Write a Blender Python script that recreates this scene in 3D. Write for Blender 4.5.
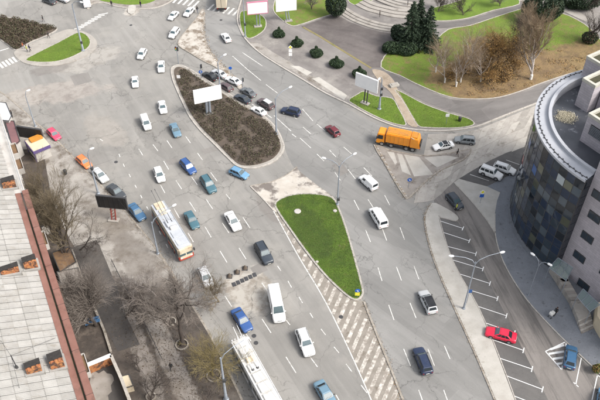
import bpy, bmesh, math, random
import numpy as np
from mathutils import Vector, Matrix
R = math.radians
random.seed(7); rng = np.random.default_rng(7)
for o in list(bpy.data.objects): bpy.data.objects.remove(o)
sc = bpy.context.scene; col = sc.collection

# ------------------------------------------------------------ camera, sky, sun, exposure
H, TH, FPX = 87.0, R(44), 715.0
cd = bpy.data.cameras.new('camera'); cam = bpy.data.objects.new('camera', cd); col.objects.link(cam)
cam.location = (0, 0, H); cam.rotation_euler = (R(90) - TH, 0, 0)
cd.sensor_width = 36; cd.lens = FPX / 600 * 36; cd.clip_start = 1; cd.clip_end = 3000
sc.camera = cam
SUN_EL, SUN_AZ = R(46), R(112)          # azimuth from +Y towards +X
w = bpy.data.worlds.new('World'); sc.world = w; w.use_nodes = True
wn = w.node_tree; wn.nodes.clear()
sky = wn.nodes.new('ShaderNodeTexSky'); sky.sky_type = 'NISHITA'; sky.sun_disc = False
sky.sun_elevation = SUN_EL; sky.sun_rotation = SUN_AZ; sky.dust_density = 5; sky.air_density = 1.2; sky.ozone_density = 1
hsv = wn.nodes.new('ShaderNodeHueSaturation'); hsv.inputs['Saturation'].default_value = 0.35
bg = wn.nodes.new('ShaderNodeBackground'); bg.inputs['Strength'].default_value = 0.15
wo = wn.nodes.new('ShaderNodeOutputWorld')
wn.links.new(sky.outputs[0], hsv.inputs['Color']); wn.links.new(hsv.outputs[0], bg.inputs[0]); wn.links.new(bg.outputs[0], wo.inputs[0])
sl = bpy.data.lights.new('sun', 'SUN'); sl.energy = 1.4; sl.angle = R(16); sl.color = (1, .95, .88)
so = bpy.data.objects.new('sun', sl); col.objects.link(so)
so.rotation_euler = Vector((math.sin(SUN_AZ) * math.cos(SUN_EL), math.cos(SUN_AZ) * math.cos(SUN_EL), math.sin(SUN_EL))).to_track_quat('Z', 'Y').to_euler()
so.location = (60, 60, 150)
vs = sc.view_settings; vs.view_transform = 'Standard'; vs.look = 'None'; vs.gamma = 1; vs.exposure = 0.83; vs.use_curve_mapping = False

# ------------------------------------------------------------ photo pixel -> place
def G(px, py, z=0.0):
    u = (px - 300) / FPX; v = (200 - py) / FPX
    dy = math.cos(TH) + v * math.sin(TH); dz = -math.sin(TH) + v * math.cos(TH)
    t = (z - H) / dz
    return Vector((u * t, dy * t, z))
def zfor(base, py):                      # height above a ground point at which pixel row py is met
    v = (200 - py) / FPX
    dy = math.cos(TH) + v * math.sin(TH); dz = -math.sin(TH) + v * math.cos(TH)
    return H + dz / dy * base.y

# ------------------------------------------------------------ materials
class NT:
    def __init__(s, name):
        s.m = bpy.data.materials.new(name); s.m.use_nodes = True; s.t = s.m.node_tree
        s.t.nodes.clear(); s.o = s.t.nodes.new('ShaderNodeOutputMaterial')
        s.p = s.n('ShaderNodeBsdfPrincipled'); s.t.links.new(s.p.outputs[0], s.o.inputs[0])
        s._pos = None
    def n(s, typ, ins=None, **attr):
        nd = s.t.nodes.new(typ)
        for k, v in attr.items(): setattr(nd, k, v)
        for k, v in (ins or {}).items(): s.set(nd, k, v)
        return nd
    def set(s, nd, k, v):
        i = nd.inputs[k]
        if isinstance(v, bpy.types.NodeSocket): s.t.links.new(v, i)
        elif isinstance(v, (tuple, list)) and len(v) == 3 and i.type == 'RGBA': i.default_value = (*v, 1)
        else: i.default_value = v
    def pos(s):
        if s._pos is None: s._pos = s.n('ShaderNodeNewGeometry').outputs['Position']
        return s._pos
    def noise(s, scale, detail=5, rough=.6, vec=None, off=0):
        v = vec or s.pos()
        if off: v = s.n('ShaderNodeVectorMath', {0: v, 1: (off, off * .7, off * .3)}, operation='ADD').outputs[0]
        return s.n('ShaderNodeTexNoise', {'Vector': v, 'Scale': scale, 'Detail': detail, 'Roughness': rough}).outputs['Fac']
    def ramp(s, f, a, b, lo=0., hi=1.):
        return s.n('ShaderNodeMapRange', {'Value': f, 'From Min': a, 'From Max': b, 'To Min': lo, 'To Max': hi}).outputs[0]
    def mix(s, f, a, b, mode='MIX'):
        nd = s.n('ShaderNodeMix', data_type='RGBA', blend_type=mode)
        s.set(nd, 0, f); s.set(nd, 6, a); s.set(nd, 7, b); return nd.outputs[2]
    def math(s, op, a, b=0.): return s.n('ShaderNodeMath', {0: a, 1: b}, operation=op).outputs[0]
    def rot(s, ang, scale=(1, 1, 1)):
        v = s.n('ShaderNodeVectorRotate', {'Vector': s.pos(), 'Angle': -ang}, rotation_type='Z_AXIS').outputs[0]
        return s.n('ShaderNodeVectorMath', {0: v, 1: scale}, operation='MULTIPLY').outputs[0]
    def bump(s, h, strength=.3, dist=.02):
        s.set(s.p, 'Normal', s.n('ShaderNodeBump', {'Height': h, 'Strength': strength, 'Distance': dist}).outputs[0])

MATS = {}
def surf(name, c1, c2=None, scale=.6, rough=.85, c3=None, s3=.25, t3=(.55, .68), bump=.0, bscale=20, fine=.12, metal=0, coat=0, spec=.5, spots=()):
    q = NT(name); c2 = c2 or tuple(x * .8 for x in c1)
    c = q.mix(q.ramp(q.noise(scale, 6), .35, .65), c1, c2)
    if c3: c = q.mix(q.ramp(q.noise(s3, 7, .68, off=31), *t3), c, c3)
    c = add_spots(q, c, spots)
    if fine:
        f = q.ramp(q.noise(bscale, 3, off=5), .3, .7, 1 - fine, 1 + fine)
        c = q.mix(1., c, q.n('ShaderNodeCombineColor', {0: f, 1: f, 2: f}).outputs[0], 'MULTIPLY')
    q.set(q.p, 'Base Color', c); q.p.inputs['Roughness'].default_value = rough
    q.p.inputs['Metallic'].default_value = metal; q.p.inputs['Coat Weight'].default_value = coat
    q.p.inputs['Specular IOR Level'].default_value = spec
    if bump: q.bump(q.noise(bscale, 4), bump)
    MATS[name] = q.m; return q.m

def add_spots(q, c, spots):
    """worn or stained places with ragged edges: (world centre, half sizes, angle, light colour, dark colour, strength)"""
    for ctr, rx, ry, an, ca, cb, k in spots:
        v = q.n('ShaderNodeVectorMath', {0: q.pos(), 1: (ctr[0], ctr[1], 0)}, operation='SUBTRACT').outputs[0]
        v = q.n('ShaderNodeVectorRotate', {'Vector': v, 'Angle': -an}, rotation_type='Z_AXIS').outputs[0]
        v = q.n('ShaderNodeVectorMath', {0: v, 1: (1 / rx, 1 / ry, 0)}, operation='MULTIPLY').outputs[0]
        ln = q.n('ShaderNodeVectorMath', {0: v}, operation='LENGTH').outputs['Value']
        f = q.math('ADD', ln, q.math('MULTIPLY', q.noise(.35, 8, .7, off=rx), 1.5))
        cc = q.mix(q.ramp(q.noise(.5, 8, .72, off=ry + 7), .45, .6), ca, cb)
        c = q.mix(q.ramp(f, 1.72, 1.5, 0, k), c, cc)
    return c
def asphalt(name, c1, c2, ang=R(-60), crack=1., dust=None, wet=None, wett=(.55, .62), patch=.12, spots=()):
    q = NT(name)
    c = q.mix(q.ramp(q.noise(.09, 8, .65), .36, .64), c1, c2)
    v = q.n('ShaderNodeTexVoronoi', {'Vector': q.rot(ang, (.05, .13, 1)), 'Scale': 1.}, distance='CHEBYCHEV')
    r = q.n('ShaderNodeSeparateColor', {0: v.outputs['Color']}).outputs[0]
    f = q.ramp(r, 0, 1, 1 - patch, 1 + patch)
    c = q.mix(1., c, q.n('ShaderNodeCombineColor', {0: f, 1: f, 2: f}).outputs[0], 'MULTIPLY')
    st = q.ramp(q.noise(1., 6, .7, vec=q.rot(ang, (.035, .5, 1)), off=3), .3, .7, .84, 1.10)      # long streaks along the lanes
    c = q.mix(1., c, q.n('ShaderNodeCombineColor', {0: st, 1: st, 2: st}).outputs[0], 'MULTIPLY')
    if dust: c = q.mix(q.ramp(q.noise(.16, 8, .7, off=17), .5, .75, 0, .75), c, dust)
    sp = q.ramp(q.noise(9, 6, .75), .25, .75, .84, 1.16)
    c = q.mix(1., c, q.n('ShaderNodeCombineColor', {0: sp, 1: sp, 2: sp}).outputs[0], 'MULTIPLY')
    c = add_spots(q, c, spots)
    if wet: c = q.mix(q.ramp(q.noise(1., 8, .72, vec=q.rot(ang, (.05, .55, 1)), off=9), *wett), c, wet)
    if crack:
        wv = q.n('ShaderNodeTexNoise', {'Vector': q.pos(), 'Scale': .5, 'Detail': 6, 'Roughness': .65}).outputs['Color']
        wp = q.n('ShaderNodeVectorMath', {0: q.pos(), 1: q.n('ShaderNodeVectorMath', {0: wv, 'Scale': 2.6}, operation='SCALE').outputs[0]}, operation='ADD').outputs[0]
        tot = None
        for scl, th, lo in ((.16, .013, .44), (.42, .018, .55)):
            e = q.n('ShaderNodeTexVoronoi', {'Vector': wp, 'Scale': scl}, feature='DISTANCE_TO_EDGE').outputs['Distance']
            m = q.math('MULTIPLY', q.ramp(e, th, th * .3), q.ramp(q.noise(.07 if scl < .3 else .11, 4, off=40 * scl), lo, lo + .1))
            tot = m if tot is None else q.math('MAXIMUM', tot, m)
        c = q.mix(q.math('MULTIPLY', tot, .6 * crack), c, tuple(x * .33 for x in c1))
    q.set(q.p, 'Base Color', c); q.p.inputs['Roughness'].default_value = .88; q.p.inputs['Specular IOR Level'].default_value = .3
    q.bump(q.noise(14, 4), .25, .03)
    MATS[name] = q.m; return q.m

def paint(name, c, rough=.26, dust=.025, coat=.35, metal=0.):
    q = NT('paint_' + name)
    d = q.ramp(q.noise(1.7, 6, .7), .4, .75, 0, dust * 2)
    q.set(q.p, 'Base Color', q.mix(d, c, (.36, .34, .31)))
    q.set(q.p, 'Roughness', q.ramp(q.noise(3, 5), .3, .7, rough, rough + .2))
    q.p.inputs['Coat Weight'].default_value = coat; q.p.inputs['Coat Roughness'].default_value = .12; q.p.inputs['Metallic'].default_value = metal; q.p.inputs['Specular IOR Level'].default_value = .35
    MATS['paint_' + name] = q.m; return q.m

def worn(name, c, under, thr=(.42, .58), scale=1.6):       # road paint with worn spots that show the asphalt
    q = NT(name)
    f = q.ramp(q.noise(scale, 8, .75), *thr)
    q.set(q.p, 'Base Color', q.mix(f, under, c)); q.p.inputs['Roughness'].default_value = .8
    MATS[name] = q.m; return q.m

CW, CDK = (.47, .44, .395), (.20, .17, .14)
SPOTS = [(G(250, 291), 4.2, 5.4, R(20), (.40, .375, .335), (.24, .21, .175), .9), (G(88, 60), 9.5, 4.2, R(38), (.36, .34, .31), (.25, .23, .205), .7), (G(105, 130), 7, 3.5, R(-50), (.32, .295, .265), (.26, .24, .215), .6), (G(132, 11), 2.2, 2.6, 0, CW, CDK, .8), (G(60, 92), 12, 4, R(10), (.34, .31, .28), (.25, .22, .2), .7), (G(52, 68), 5, 2.5, R(20), (.2, .185, .17), (.17, .155, .145), .7), (G(20, 100), 6, 4, R(20), (.33, .305, .275), (.22, .19, .165), .6), (G(290, 205), 2, 5, R(30), (.19, .175, .16), (.17, .15, .14), .5), (G(268, 205), 1.8, 5, R(25), (.19, .175, .16), (.17, .15, .14), .6)]
A_MAIN = asphalt('asphalt_main', (.222, .214, .20), (.262, .253, .237), crack=.9, dust=(.31, .295, .27), spots=SPOTS)
A_GREY = asphalt('asphalt_grey', (.205, .202, .194), (.245, .24, .23), ang=R(-45), crack=.8, patch=.1)
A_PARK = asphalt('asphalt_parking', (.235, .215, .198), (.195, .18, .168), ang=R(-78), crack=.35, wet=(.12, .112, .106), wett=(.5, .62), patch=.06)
A_BAY = asphalt('asphalt_bays', (.10, .097, .095), (.15, .143, .137), ang=R(-35), crack=.25, dust=(.2, .19, .18), patch=.05)
A_PLAZA = asphalt('asphalt_plaza', (.145, .128, .122), (.092, .081, .078), ang=R(-30), crack=.6, dust=(.19, .172, .16), patch=.08)
A_WALK = asphalt('asphalt_walk', (.225, .21, .198), (.165, .15, .143), ang=R(-45), crack=.5, dust=(.34, .32, .29))
A_PATH = asphalt('asphalt_path', (.135, .126, .122), (.175, .165, .158), ang=R(20), crack=.3)
A_PATCH = asphalt('asphalt_patch', (.205, .193, .18), (.235, .222, .208), crack=.6, patch=.03)
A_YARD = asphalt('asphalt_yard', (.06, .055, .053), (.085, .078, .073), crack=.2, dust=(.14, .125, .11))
surf('kerb', (.46, .43, .39), (.34, .315, .285), 2.5, c3=(.2, .18, .15), s3=1.2, t3=(.56, .7), bump=.2)
surf('kerb_dirty', (.36, .33, .29), (.22, .19, .155), 1.8, c3=(.13, .105, .08), s3=.8, bump=.2)
surf('concrete_white', (.45, .43, .395), (.37, .35, .315), .5, c3=(.3, .27, .23), s3=.9, t3=(.6, .72), bump=.15)
surf('concrete_slab', (.36, .335, .30), (.30, .278, .25), .5, c3=(.2, .18, .155), s3=.8, t3=(.56, .7), bump=.2)
surf('concrete_worn', (.47, .44, .395), (.40, .365, .32), .7, c3=(.185, .15, .115), s3=.42, t3=(.47, .58), bump=.4)
surf('concrete_stained', (.50, .47, .425), (.42, .38, .33), .5, c3=(.16, .14, .125), s3=.3, t3=(.49, .58), bump=.3)
surf('hatch_ground', (.26, .235, .205), (.2, .178, .15), .8, c3=(.14, .115, .088), s3=.6, bump=.3)
surf('grey_blue_paving', (.185, .197, .218), (.15, .16, .178), .4, c3=(.085, .088, .095), s3=1.3, t3=(.58, .7), bump=.1, bscale=6)
SOIL_A, SOIL_B = (.088, .072, .06), (.05, .042, .036)
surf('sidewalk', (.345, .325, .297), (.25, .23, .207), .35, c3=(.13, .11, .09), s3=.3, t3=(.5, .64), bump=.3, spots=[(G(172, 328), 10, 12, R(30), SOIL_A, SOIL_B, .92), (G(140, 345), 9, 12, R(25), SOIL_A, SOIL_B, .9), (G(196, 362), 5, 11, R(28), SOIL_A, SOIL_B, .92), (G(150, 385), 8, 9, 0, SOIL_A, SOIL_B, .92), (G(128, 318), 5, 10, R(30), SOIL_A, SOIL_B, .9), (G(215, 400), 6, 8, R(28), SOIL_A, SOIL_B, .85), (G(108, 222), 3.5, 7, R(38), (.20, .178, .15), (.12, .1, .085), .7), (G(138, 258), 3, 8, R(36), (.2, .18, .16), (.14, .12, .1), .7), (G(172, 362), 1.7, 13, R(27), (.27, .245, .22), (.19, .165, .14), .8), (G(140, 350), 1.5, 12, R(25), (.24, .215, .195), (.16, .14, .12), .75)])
surf('sidewalk_dark', (.30, .275, .25), (.21, .188, .165), .4, c3=(.12, .1, .085), s3=.4, bump=.3)
surf('soil', (.105, .082, .063), (.075, .058, .046), 1.2, c3=(.15, .12, .09), s3=.8, bump=.8, bscale=8)
surf('soil_yard', (.13, .105, .083), (.075, .06, .05), .5, c3=(.23, .195, .155), s3=.45, bump=.7, bscale=6)
surf('verge', (.24, .20, .085), (.17, .145, .07), .8, c3=(.12, .13, .035), s3=.6, bump=.4)
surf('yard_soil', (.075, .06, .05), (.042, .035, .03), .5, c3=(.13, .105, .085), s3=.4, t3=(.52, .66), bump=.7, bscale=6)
surf('dirt_path', (.36, .30, .235), (.28, .225, .17), .8, c3=(.2, .155, .11), s3=.5, bump=.4)
surf('leaf_litter', (.24, .165, .085), (.17, .112, .06), .8, c3=(.33, .255, .14), s3=.5, t3=(.5, .65), bump=.8, bscale=9)
def grassmat(name, a, b, cc, t=(.55, .72), spots=()):
    q = NT(name)
    c = q.mix(q.ramp(q.noise(.35, 7, .65), .35, .65), a, b)
    c = q.mix(q.ramp(q.noise(.55, 7, .7, off=12), *t), c, cc)
    c = add_spots(q, c, spots)
    c = q.mix(q.ramp(q.noise(.5, 8, .75, off=77), .62, .72, 0, .75), c, (.15, .12, .07))
    f = q.ramp(q.noise(7, 5, .8), .3, .7, .55, 1.4)
    c = q.mix(1., c, q.n('ShaderNodeCombineColor', {0: f, 1: f, 2: f}).outputs[0], 'MULTIPLY')
    q.set(q.p, 'Base Color', c); q.p.inputs['Roughness'].default_value = .9; q.bump(q.noise(9, 5, .8), .8, .08)
    MATS[name] = q.m; return q.m
grassmat('grass_island', (.092, .16, .014), (.052, .097, .011), (.125, .14, .03), (.56, .74), spots=[(G(312, 232, .16), 3.0, 7, R(20), (.055, .095, .012), (.04, .07, .012), .8)])
grassmat('grass_bright', (.135, .215, .02), (.10, .165, .018), (.17, .17, .05), (.56, .76))
grassmat('grass_lawn', (.14, .215, .022), (.115, .155, .025), (.19, .14, .06), (.5, .66), spots=[(G(x, y, .17), rx, ry, R(an), (.23, .155, .075), (.15, .10, .055), .95) for x, y, rx, ry, an in ((465, 78, 9, 8, 0), (497, 66, 10, 14, 0), (530, 70, 11, 10, 20), (575, 60, 14, 7, 20), (500, 90, 14, 4, 8))])
worn('road_paint', (.66, .65, .62), (.26, .25, .235), (.34, .54))
worn('road_paint_worn', (.58, .55, .50), (.25, .22, .19), (.44, .60), 1.3)
worn('road_paint_new', (.78, .78, .77), (.4, .39, .38), (.2, .36))
surf('metal_grey', (.30, .33, .37), (.24, .27, .31), 2, rough=.5, fine=.05, metal=.3)
surf('metal_dark', (.06, .06, .065), (.04, .04, .04), 2, rough=.5, fine=.05)
surf('metal_red', (.30, .06, .045), (.2, .05, .04), 2, rough=.6)
surf('panel_white', (.86, .86, .86), (.80, .80, .80), .6, rough=.45, fine=.02)
surf('panel_black', (.012, .012, .014), (.022, .02, .02), .7, rough=.6, fine=.1)
surf('pink_trim', (.6, .2, .3), (.5, .16, .25), 1, rough=.5)
surf('rubber', (.02, .02, .02), (.03, .03, .03), 4, rough=.8)
surf('rim', (.42, .43, .45), (.3, .3, .31), 5, rough=.35, metal=.6, fine=.05)
surf('black_plastic', (.025, .025, .027), (.04, .04, .04), 3, rough=.55)
surf('plate', (.75, .75, .72), (.65, .65, .6), 3, rough=.4, fine=0)
surf('red_lamp', (.35, .015, .012), (.25, .012, .01), 3, rough=.15, fine=0)
surf('clear_lamp', (.72, .74, .76), (.6, .62, .64), 6, rough=.1, fine=0)
surf('brick', (.33, .105, .042), (.40, .19, .07), 2.6, c3=(.07, .04, .03), s3=1.8, t3=(.47, .57), bump=.5, bscale=9)
surf('soot', (.02, .018, .016), (.035, .03, .028), 3)
surf('roof_sheet', (.315, .307, .292), (.262, .255, .24), .5, c3=(.24, .225, .2), s3=.55, t3=(.5, .68), bump=.15)
surf('roof_brown', (.185, .085, .064), (.23, .115, .09), .7, c3=(.15, .08, .06), s3=1.0, t3=(.58, .7), rough=.7, bump=.1)
surf('moss', (.06, .055, .025), (.035, .035, .022), 2, bump=.6)
surf('roof_metal', (.62, .64, .66), (.55, .57, .6), .8, rough=.5)
surf('plaster_white', (.47, .45, .42), (.39, .37, .345), .4, c3=(.36, .33, .3), s3=.5)
surf('plaster_cream', (.60, .52, .38), (.52, .44, .32), .6)
surf('plum_roof', (.20, .10, .105), (.16, .085, .09), .6)
surf('slate_roof', (.10, .095, .10), (.075, .07, .075), .5, c3=(.16, .15, .14), s3=.5)
surf('rust_roof', (.20, .12, .06), (.13, .08, .05), 1.2, c3=(.08, .06, .05), s3=.7)
surf('stone_rim', (.43, .44, .47), (.39, .40, .43), .5, rough=.5, fine=.03)
surf('cream_coping', (.50, .485, .42), (.42, .405, .35), 1, rough=.6)
surf('roof_deck', (.075, .08, .095), (.055, .06, .07), .5, c3=(.24, .25, .27), s3=.35, t3=(.60, .66), rough=.45, fine=.06)
surf('sand_heap', (.55, .51, .40), (.5, .46, .36), 2, bump=.6)
surf('orange', (.78, .29, .015), (.70, .25, .015), 1.2, rough=.4, fine=.03, coat=.3)
surf('orange_dirty', (.60, .24, .02), (.42, .19, .04), 1.5, c3=(.2, .12, .05), s3=2.2, rough=.6)
surf('bus_cream', (.62, .55, .42), (.55, .46, .33), .6, c3=(.36, .24, .15), s3=.8, t3=(.55, .7), rough=.6)
surf('bus_roof_grey', (.48, .50, .53), (.4, .42, .45), .6, c3=(.3, .25, .2), s3=.9, t3=(.6, .7), rough=.55)
surf('bus_white', (.60, .59, .565), (.5, .49, .465), .6, c3=(.42, .38, .33), s3=1.1, t3=(.6, .72), rough=.5)
surf('bus_red', (.42, .07, .04), (.34, .06, .04), 1, rough=.5)
surf('lorry_cream', (.58, .51, .40), (.52, .45, .35), .7, rough=.6)
surf('bark', (.10, .08, .065), (.065, .052, .043), 3, bump=.5)
surf('bark_dark', (.065, .052, .045), (.045, .036, .03), 3, bump=.5)
surf('bark_pale', (.48, .44, .41), (.33, .295, .27), 2, bump=.3)
surf('bark_olive', (.15, .118, .072), (.11, .086, .055), 3)
surf('bark_warm', (.33, .255, .175), (.25, .185, .12), 2)
surf('bark_haze', (.20, .172, .15), (.15, .128, .11), 2)
surf('step_stone', (.34, .315, .285), (.28, .258, .232), .6, c3=(.2, .178, .155), s3=.6)
surf('bark_yellow', (.235, .19, .085), (.18, .145, .065), 3)
surf('bark_grey', (.20, .175, .16), (.15, .13, .12), 3)
surf('whitewash', (.75, .74, .70), (.62, .6, .56), 3)
for nm, a, b in (('leaf_spruce', (.022, .042, .022), (.036, .06, .032)), ('leaf_dark', (.014, .03, .012), (.024, .045, .016)), ('leaf_box', (.028, .055, .02), (.04, .075, .026)),
                 ('leaf_autumn', (.29, .17, .06), (.34, .215, .08)), ('leaf_autumn2', (.38, .245, .085), (.25, .15, .06)), ('leaf_brown', (.10, .07, .045), (.07, .05, .035)), ('leaf_bed', (.082, .064, .042), (.058, .046, .031)), ('leaf_bed2', (.075, .085, .032), (.055, .06, .027)),
                 ('leaf_bed3', (.125, .10, .072), (.095, .078, .055)), ('leaf_shrub', (.06, .10, .02), (.09, .13, .03)), ('blade_b', (.14, .22, .02), (.105, .175, .018)), ('blade1', (.10, .18, .014), (.08, .145, .014)), ('blade2', (.055, .10, .012), (.045, .085, .012)), ('blade3', (.14, .135, .04), (.11, .11, .035))):
    surf(nm, a, b, 1.5, rough=.75, fine=.25)
def glass(name, c, rough=.06, spec=.38):
    q = NT(name); q.set(q.p, 'Base Color', q.mix(q.noise(.8, 3), c, tuple(x * .7 for x in c)))
    q.p.inputs['Roughness'].default_value = rough; q.p.inputs['Specular IOR Level'].default_value = spec
    q.p.inputs['Coat Weight'].default_value = .3; q.p.inputs['Coat Roughness'].default_value = .03
    MATS[name] = q.m; return q.m
glass('car_glass', (.022, .03, .036)); glass('car_glass_pale', (.07, .11, .125), .05, .8)
glass('pane_dark', (.010, .017, .026)); glass('pane_navy', (.018, .034, .068)); glass('pane_slate', (.034, .05, .068)); glass('pane_olive', (.085, .092, .065)); glass('pane_yellow', (.16, .165, .12)); glass('pane_grey', (.08, .105, .13)); glass('pane_blue', (.02, .10, .32)); glass('pane_pale', (.45, .5, .52)); glass('pane_red', (.35, .02, .03))
glass('glass_canopy', (.30, .40, .39), .05, .9); MATS['glass_canopy'].node_tree.nodes['Principled BSDF'].inputs['Alpha'].default_value = .38
_q = NT('facade_stone')
_v = _q.n('ShaderNodeVectorMath', {0: _q.pos(), 1: (.545, -.839, 0)}, operation='DOT_PRODUCT').outputs['Value']
_s = _q.n('ShaderNodeSeparateXYZ', {0: _q.pos()}).outputs[2]
_b = _q.n('ShaderNodeTexBrick', {'Vector': _q.n('ShaderNodeCombineXYZ', {0: _v, 1: _s, 2: 0.}).outputs[0], 'Color1': (.47, .435, .465), 'Color2': (.40, .37, .395), 'Mortar': (.2, .19, .2), 'Scale': 1., 'Mortar Size': .012, 'Brick Width': 1.1, 'Row Height': .42})
_q.set(_q.p, 'Base Color', _q.mix(_q.ramp(_q.noise(.8, 6), .4, .7, 0, .35), _b.outputs['Color'], (.27, .255, .27))); _q.p.inputs['Roughness'].default_value = .7
_q.bump(_b.outputs['Fac'], .3, -.01); MATS['facade_stone'] = _q.m
for n, c in dict(white=(.80, .80, .79), black=(.012, .013, .016), teal=(.10, .19, .21), bluegrey=(.13, .22, .29), blue=(.03, .085, .25), navy=(.018, .03, .07), maroon=(.14, .02, .03), pink=(.62, .06, .12), orange=(.75, .19, .06), darkgrey=(.055, .062, .07), silver=(.50, .51, .52), grey=(.13, .14, .15), skyblue=(.13, .27, .42), red=(.68, .02, .06), deepblue=(.05, .13, .24), green=(.055, .13, .165), silverdark=(.26, .28, .29), plumgrey=(.10, .07, .075), slate=(.035, .045, .06)).items(): paint(n, c)
for n, c in dict(cloth_black=(.02, .02, .022), cloth_orange=(.45, .12, .05), cloth_navy=(.03, .04, .08), cloth_grey=(.14, .14, .15), cloth_white=(.7, .69, .66), cloth_red=(.35, .05, .05), skin=(.5, .3, .22), hair=(.04, .025, .018), denim=(.05, .07, .12), hi_vis=(.55, .62, .06), sign_blue=(.02, .12, .5), sign_yellow=(.8, .75, .06), sign_green=(.1, .4, .2), purple=(.11, .075, .22), tarp_blue=(.05, .14, .28)).items(): surf(n, c, tuple(x * .75 for x in c), 4, rough=.75)
m = MATS

# ------------------------------------------------------------ object helpers
def new(name, me, mats=None, parent=None, loc=None, rz=0., kind=None):
    if me is not None and mats:
        if isinstance(mats, str): mats = [mats]
        if not me.materials:
            for k in mats: me.materials.append(m[k])
    o = bpy.data.objects.new(name, me); col.objects.link(o)
    if parent is not None: o.parent = parent
    if loc is not None: o.location = loc
    if rz: o.rotation_euler = (0, 0, rz)
    if kind: o['kind'] = kind
    return o
def tag(o, label, cat, group=None):
    o['label'] = label; o['category'] = cat
    if group: o['group'] = group
    return o
def thing(name, label, cat, loc, rz=0., group=None): return tag(new(name, None, loc=loc, rz=rz), label, cat, group)
class MB:
    def __init__(s): s.v = []; s.f = []; s.mi = []; s.k = 0
    def add(s, vs, fs, mi=None):
        b = len(s.v); s.v += [tuple(q) for q in vs]; s.f += [tuple(i + b for i in f) for f in fs]; s.mi += [s.k if mi is None else mi] * len(fs); return s
    def hexa(s, c):   # 4 bottom ccw then 4 top
        return s.add(c, [(3, 2, 1, 0), (4, 5, 6, 7), (0, 1, 5, 4), (1, 2, 6, 5), (2, 3, 7, 6), (3, 0, 4, 7)])
    def box(s, x0, x1, y0, y1, z0, z1): return s.hexa([(x0, y0, z0), (x1, y0, z0), (x1, y1, z0), (x0, y1, z0), (x0, y0, z1), (x1, y0, z1), (x1, y1, z1), (x0, y1, z1)])
    def tube(s, pts, rad, n=8, cap=True):
        pts = [Vector(p) for p in pts]; rad = [rad] * len(pts) if isinstance(rad, (int, float)) else rad
        b = len(s.v); t0 = (pts[1] - pts[0]).normalized(); a = t0.orthogonal().normalized()
        for i, p in enumerate(pts):
            t = (pts[min(i + 1, len(pts) - 1)] - pts[max(i - 1, 0)]).normalized()
            a = (a - t * a.dot(t)).normalized(); bb = t.cross(a)
            for k in range(n):
                q = 2 * math.pi * k / n; s.v.append(tuple(p + (a * math.cos(q) + bb * math.sin(q)) * rad[i]))
        fs = []
        for i in range(len(pts) - 1):
            for k in range(n):
                k2 = (k + 1) % n; fs.append((b + i * n + k, b + i * n + k2, b + (i + 1) * n + k2, b + (i + 1) * n + k))
        if cap: fs += [tuple(b + k for k in reversed(range(n))), tuple(b + (len(pts) - 1) * n + k for k in range(n))]
        s.f += fs; s.mi += [s.k] * len(fs); return s
    def lathe(s, prof, n=16, axis='z', c=(0, 0, 0)):
        b = len(s.v)
        for (r, h) in prof:
            for k in range(n):
                q = 2 * math.pi * k / n; p = (r * math.cos(q), r * math.sin(q), h) if axis == 'z' else (r * math.cos(q), h, r * math.sin(q))
                s.v.append((p[0] + c[0], p[1] + c[1], p[2] + c[2]))
        fs = []
        for i in range(len(prof) - 1):
            for k in range(n):
                k2 = (k + 1) % n; fs.append((b + i * n + k, b + i * n + k2, b + (i + 1) * n + k2, b + (i + 1) * n + k))
        fs += [tuple(b + k for k in reversed(range(n))), tuple(b + (len(prof) - 1) * n + k for k in range(n))]
        if axis == 'y': fs = [tuple(reversed(f)) for f in fs]
        s.f += fs; s.mi += [s.k] * len(fs); return s
    def mesh(s, name, smooth=None, bevel=0, seg=2):
        me = bpy.data.meshes.new(name); me.from_pydata(s.v, [], s.f)
        if any(s.mi): me.polygons.foreach_set('material_index', s.mi)
        if bevel:
            bm = bmesh.new(); bm.from_mesh(me); bmesh.ops.remove_doubles(bm, verts=bm.verts, dist=1e-5)
            bmesh.ops.bevel(bm, geom=[e for e in bm.edges if e.calc_face_angle(0) > .5], offset=bevel, segments=seg, affect='EDGES', clamp_overlap=True); bm.to_mesh(me); bm.free()
        if smooth is not None: me.shade_smooth(); me.set_sharp_from_angle(angle=R(smooth))
        me.update(); return me
    def obj(s, name, mats, parent=None, smooth=None, bevel=0, loc=None, rz=0., kind=None, seg=2): return new(name, s.mesh(name, smooth, bevel, seg), mats, parent, loc, rz, kind)

def cr(pts, n=5, closed=True):           # Catmull-Rom through pixel points
    out = []; L = len(pts); rngk = range(L) if closed else range(L - 1)
    for i in rngk:
        g = (lambda k: pts[k % L]) if closed else (lambda k: pts[max(0, min(L - 1, k))])
        p0, p1, p2, p3 = g(i - 1), g(i), g(i + 1), g(i + 2)
        for k in range(n):
            t = k / n
            out.append(tuple(.5 * (2 * p1[d] + (p2[d] - p0[d]) * t + (2 * p0[d] - 5 * p1[d] + 4 * p2[d] - p3[d]) * t * t + (3 * p1[d] - p0[d] - 3 * p2[d] + p3[d]) * t ** 3) for d in (0, 1)))
    if not closed: out.append(pts[-1])
    return out
def W(pts, z=0.): return [G(*p, z) for p in pts]
def prism(name, pts, z0, z1, mat, parent=None, kind='structure'):
    pts = [Vector((p[0], p[1])) for p in pts]
    ar = sum(pts[i].cross(pts[(i + 1) % len(pts)]) for i in range(len(pts)))
    if ar < 0: pts.reverse()
    n = len(pts); me = bpy.data.meshes.new(name)
    v = [(p.x, p.y, z1) for p in pts] + [(p.x, p.y, z0) for p in pts]
    f = [tuple(range(n))] + [(i + n, (i + 1) % n + n, (i + 1) % n, i) for i in range(n)]
    me.from_pydata(v, [], f)
    return new(name, me, mat, parent, kind=kind if parent is None else None)
def area(name, px, mat, z1=.004, z0=-.05, n=4, parent=None):
    return prism(name, [(p.x, p.y) for p in W(cr(px, n) if n else px)], z0, z1, mat, parent)
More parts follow.
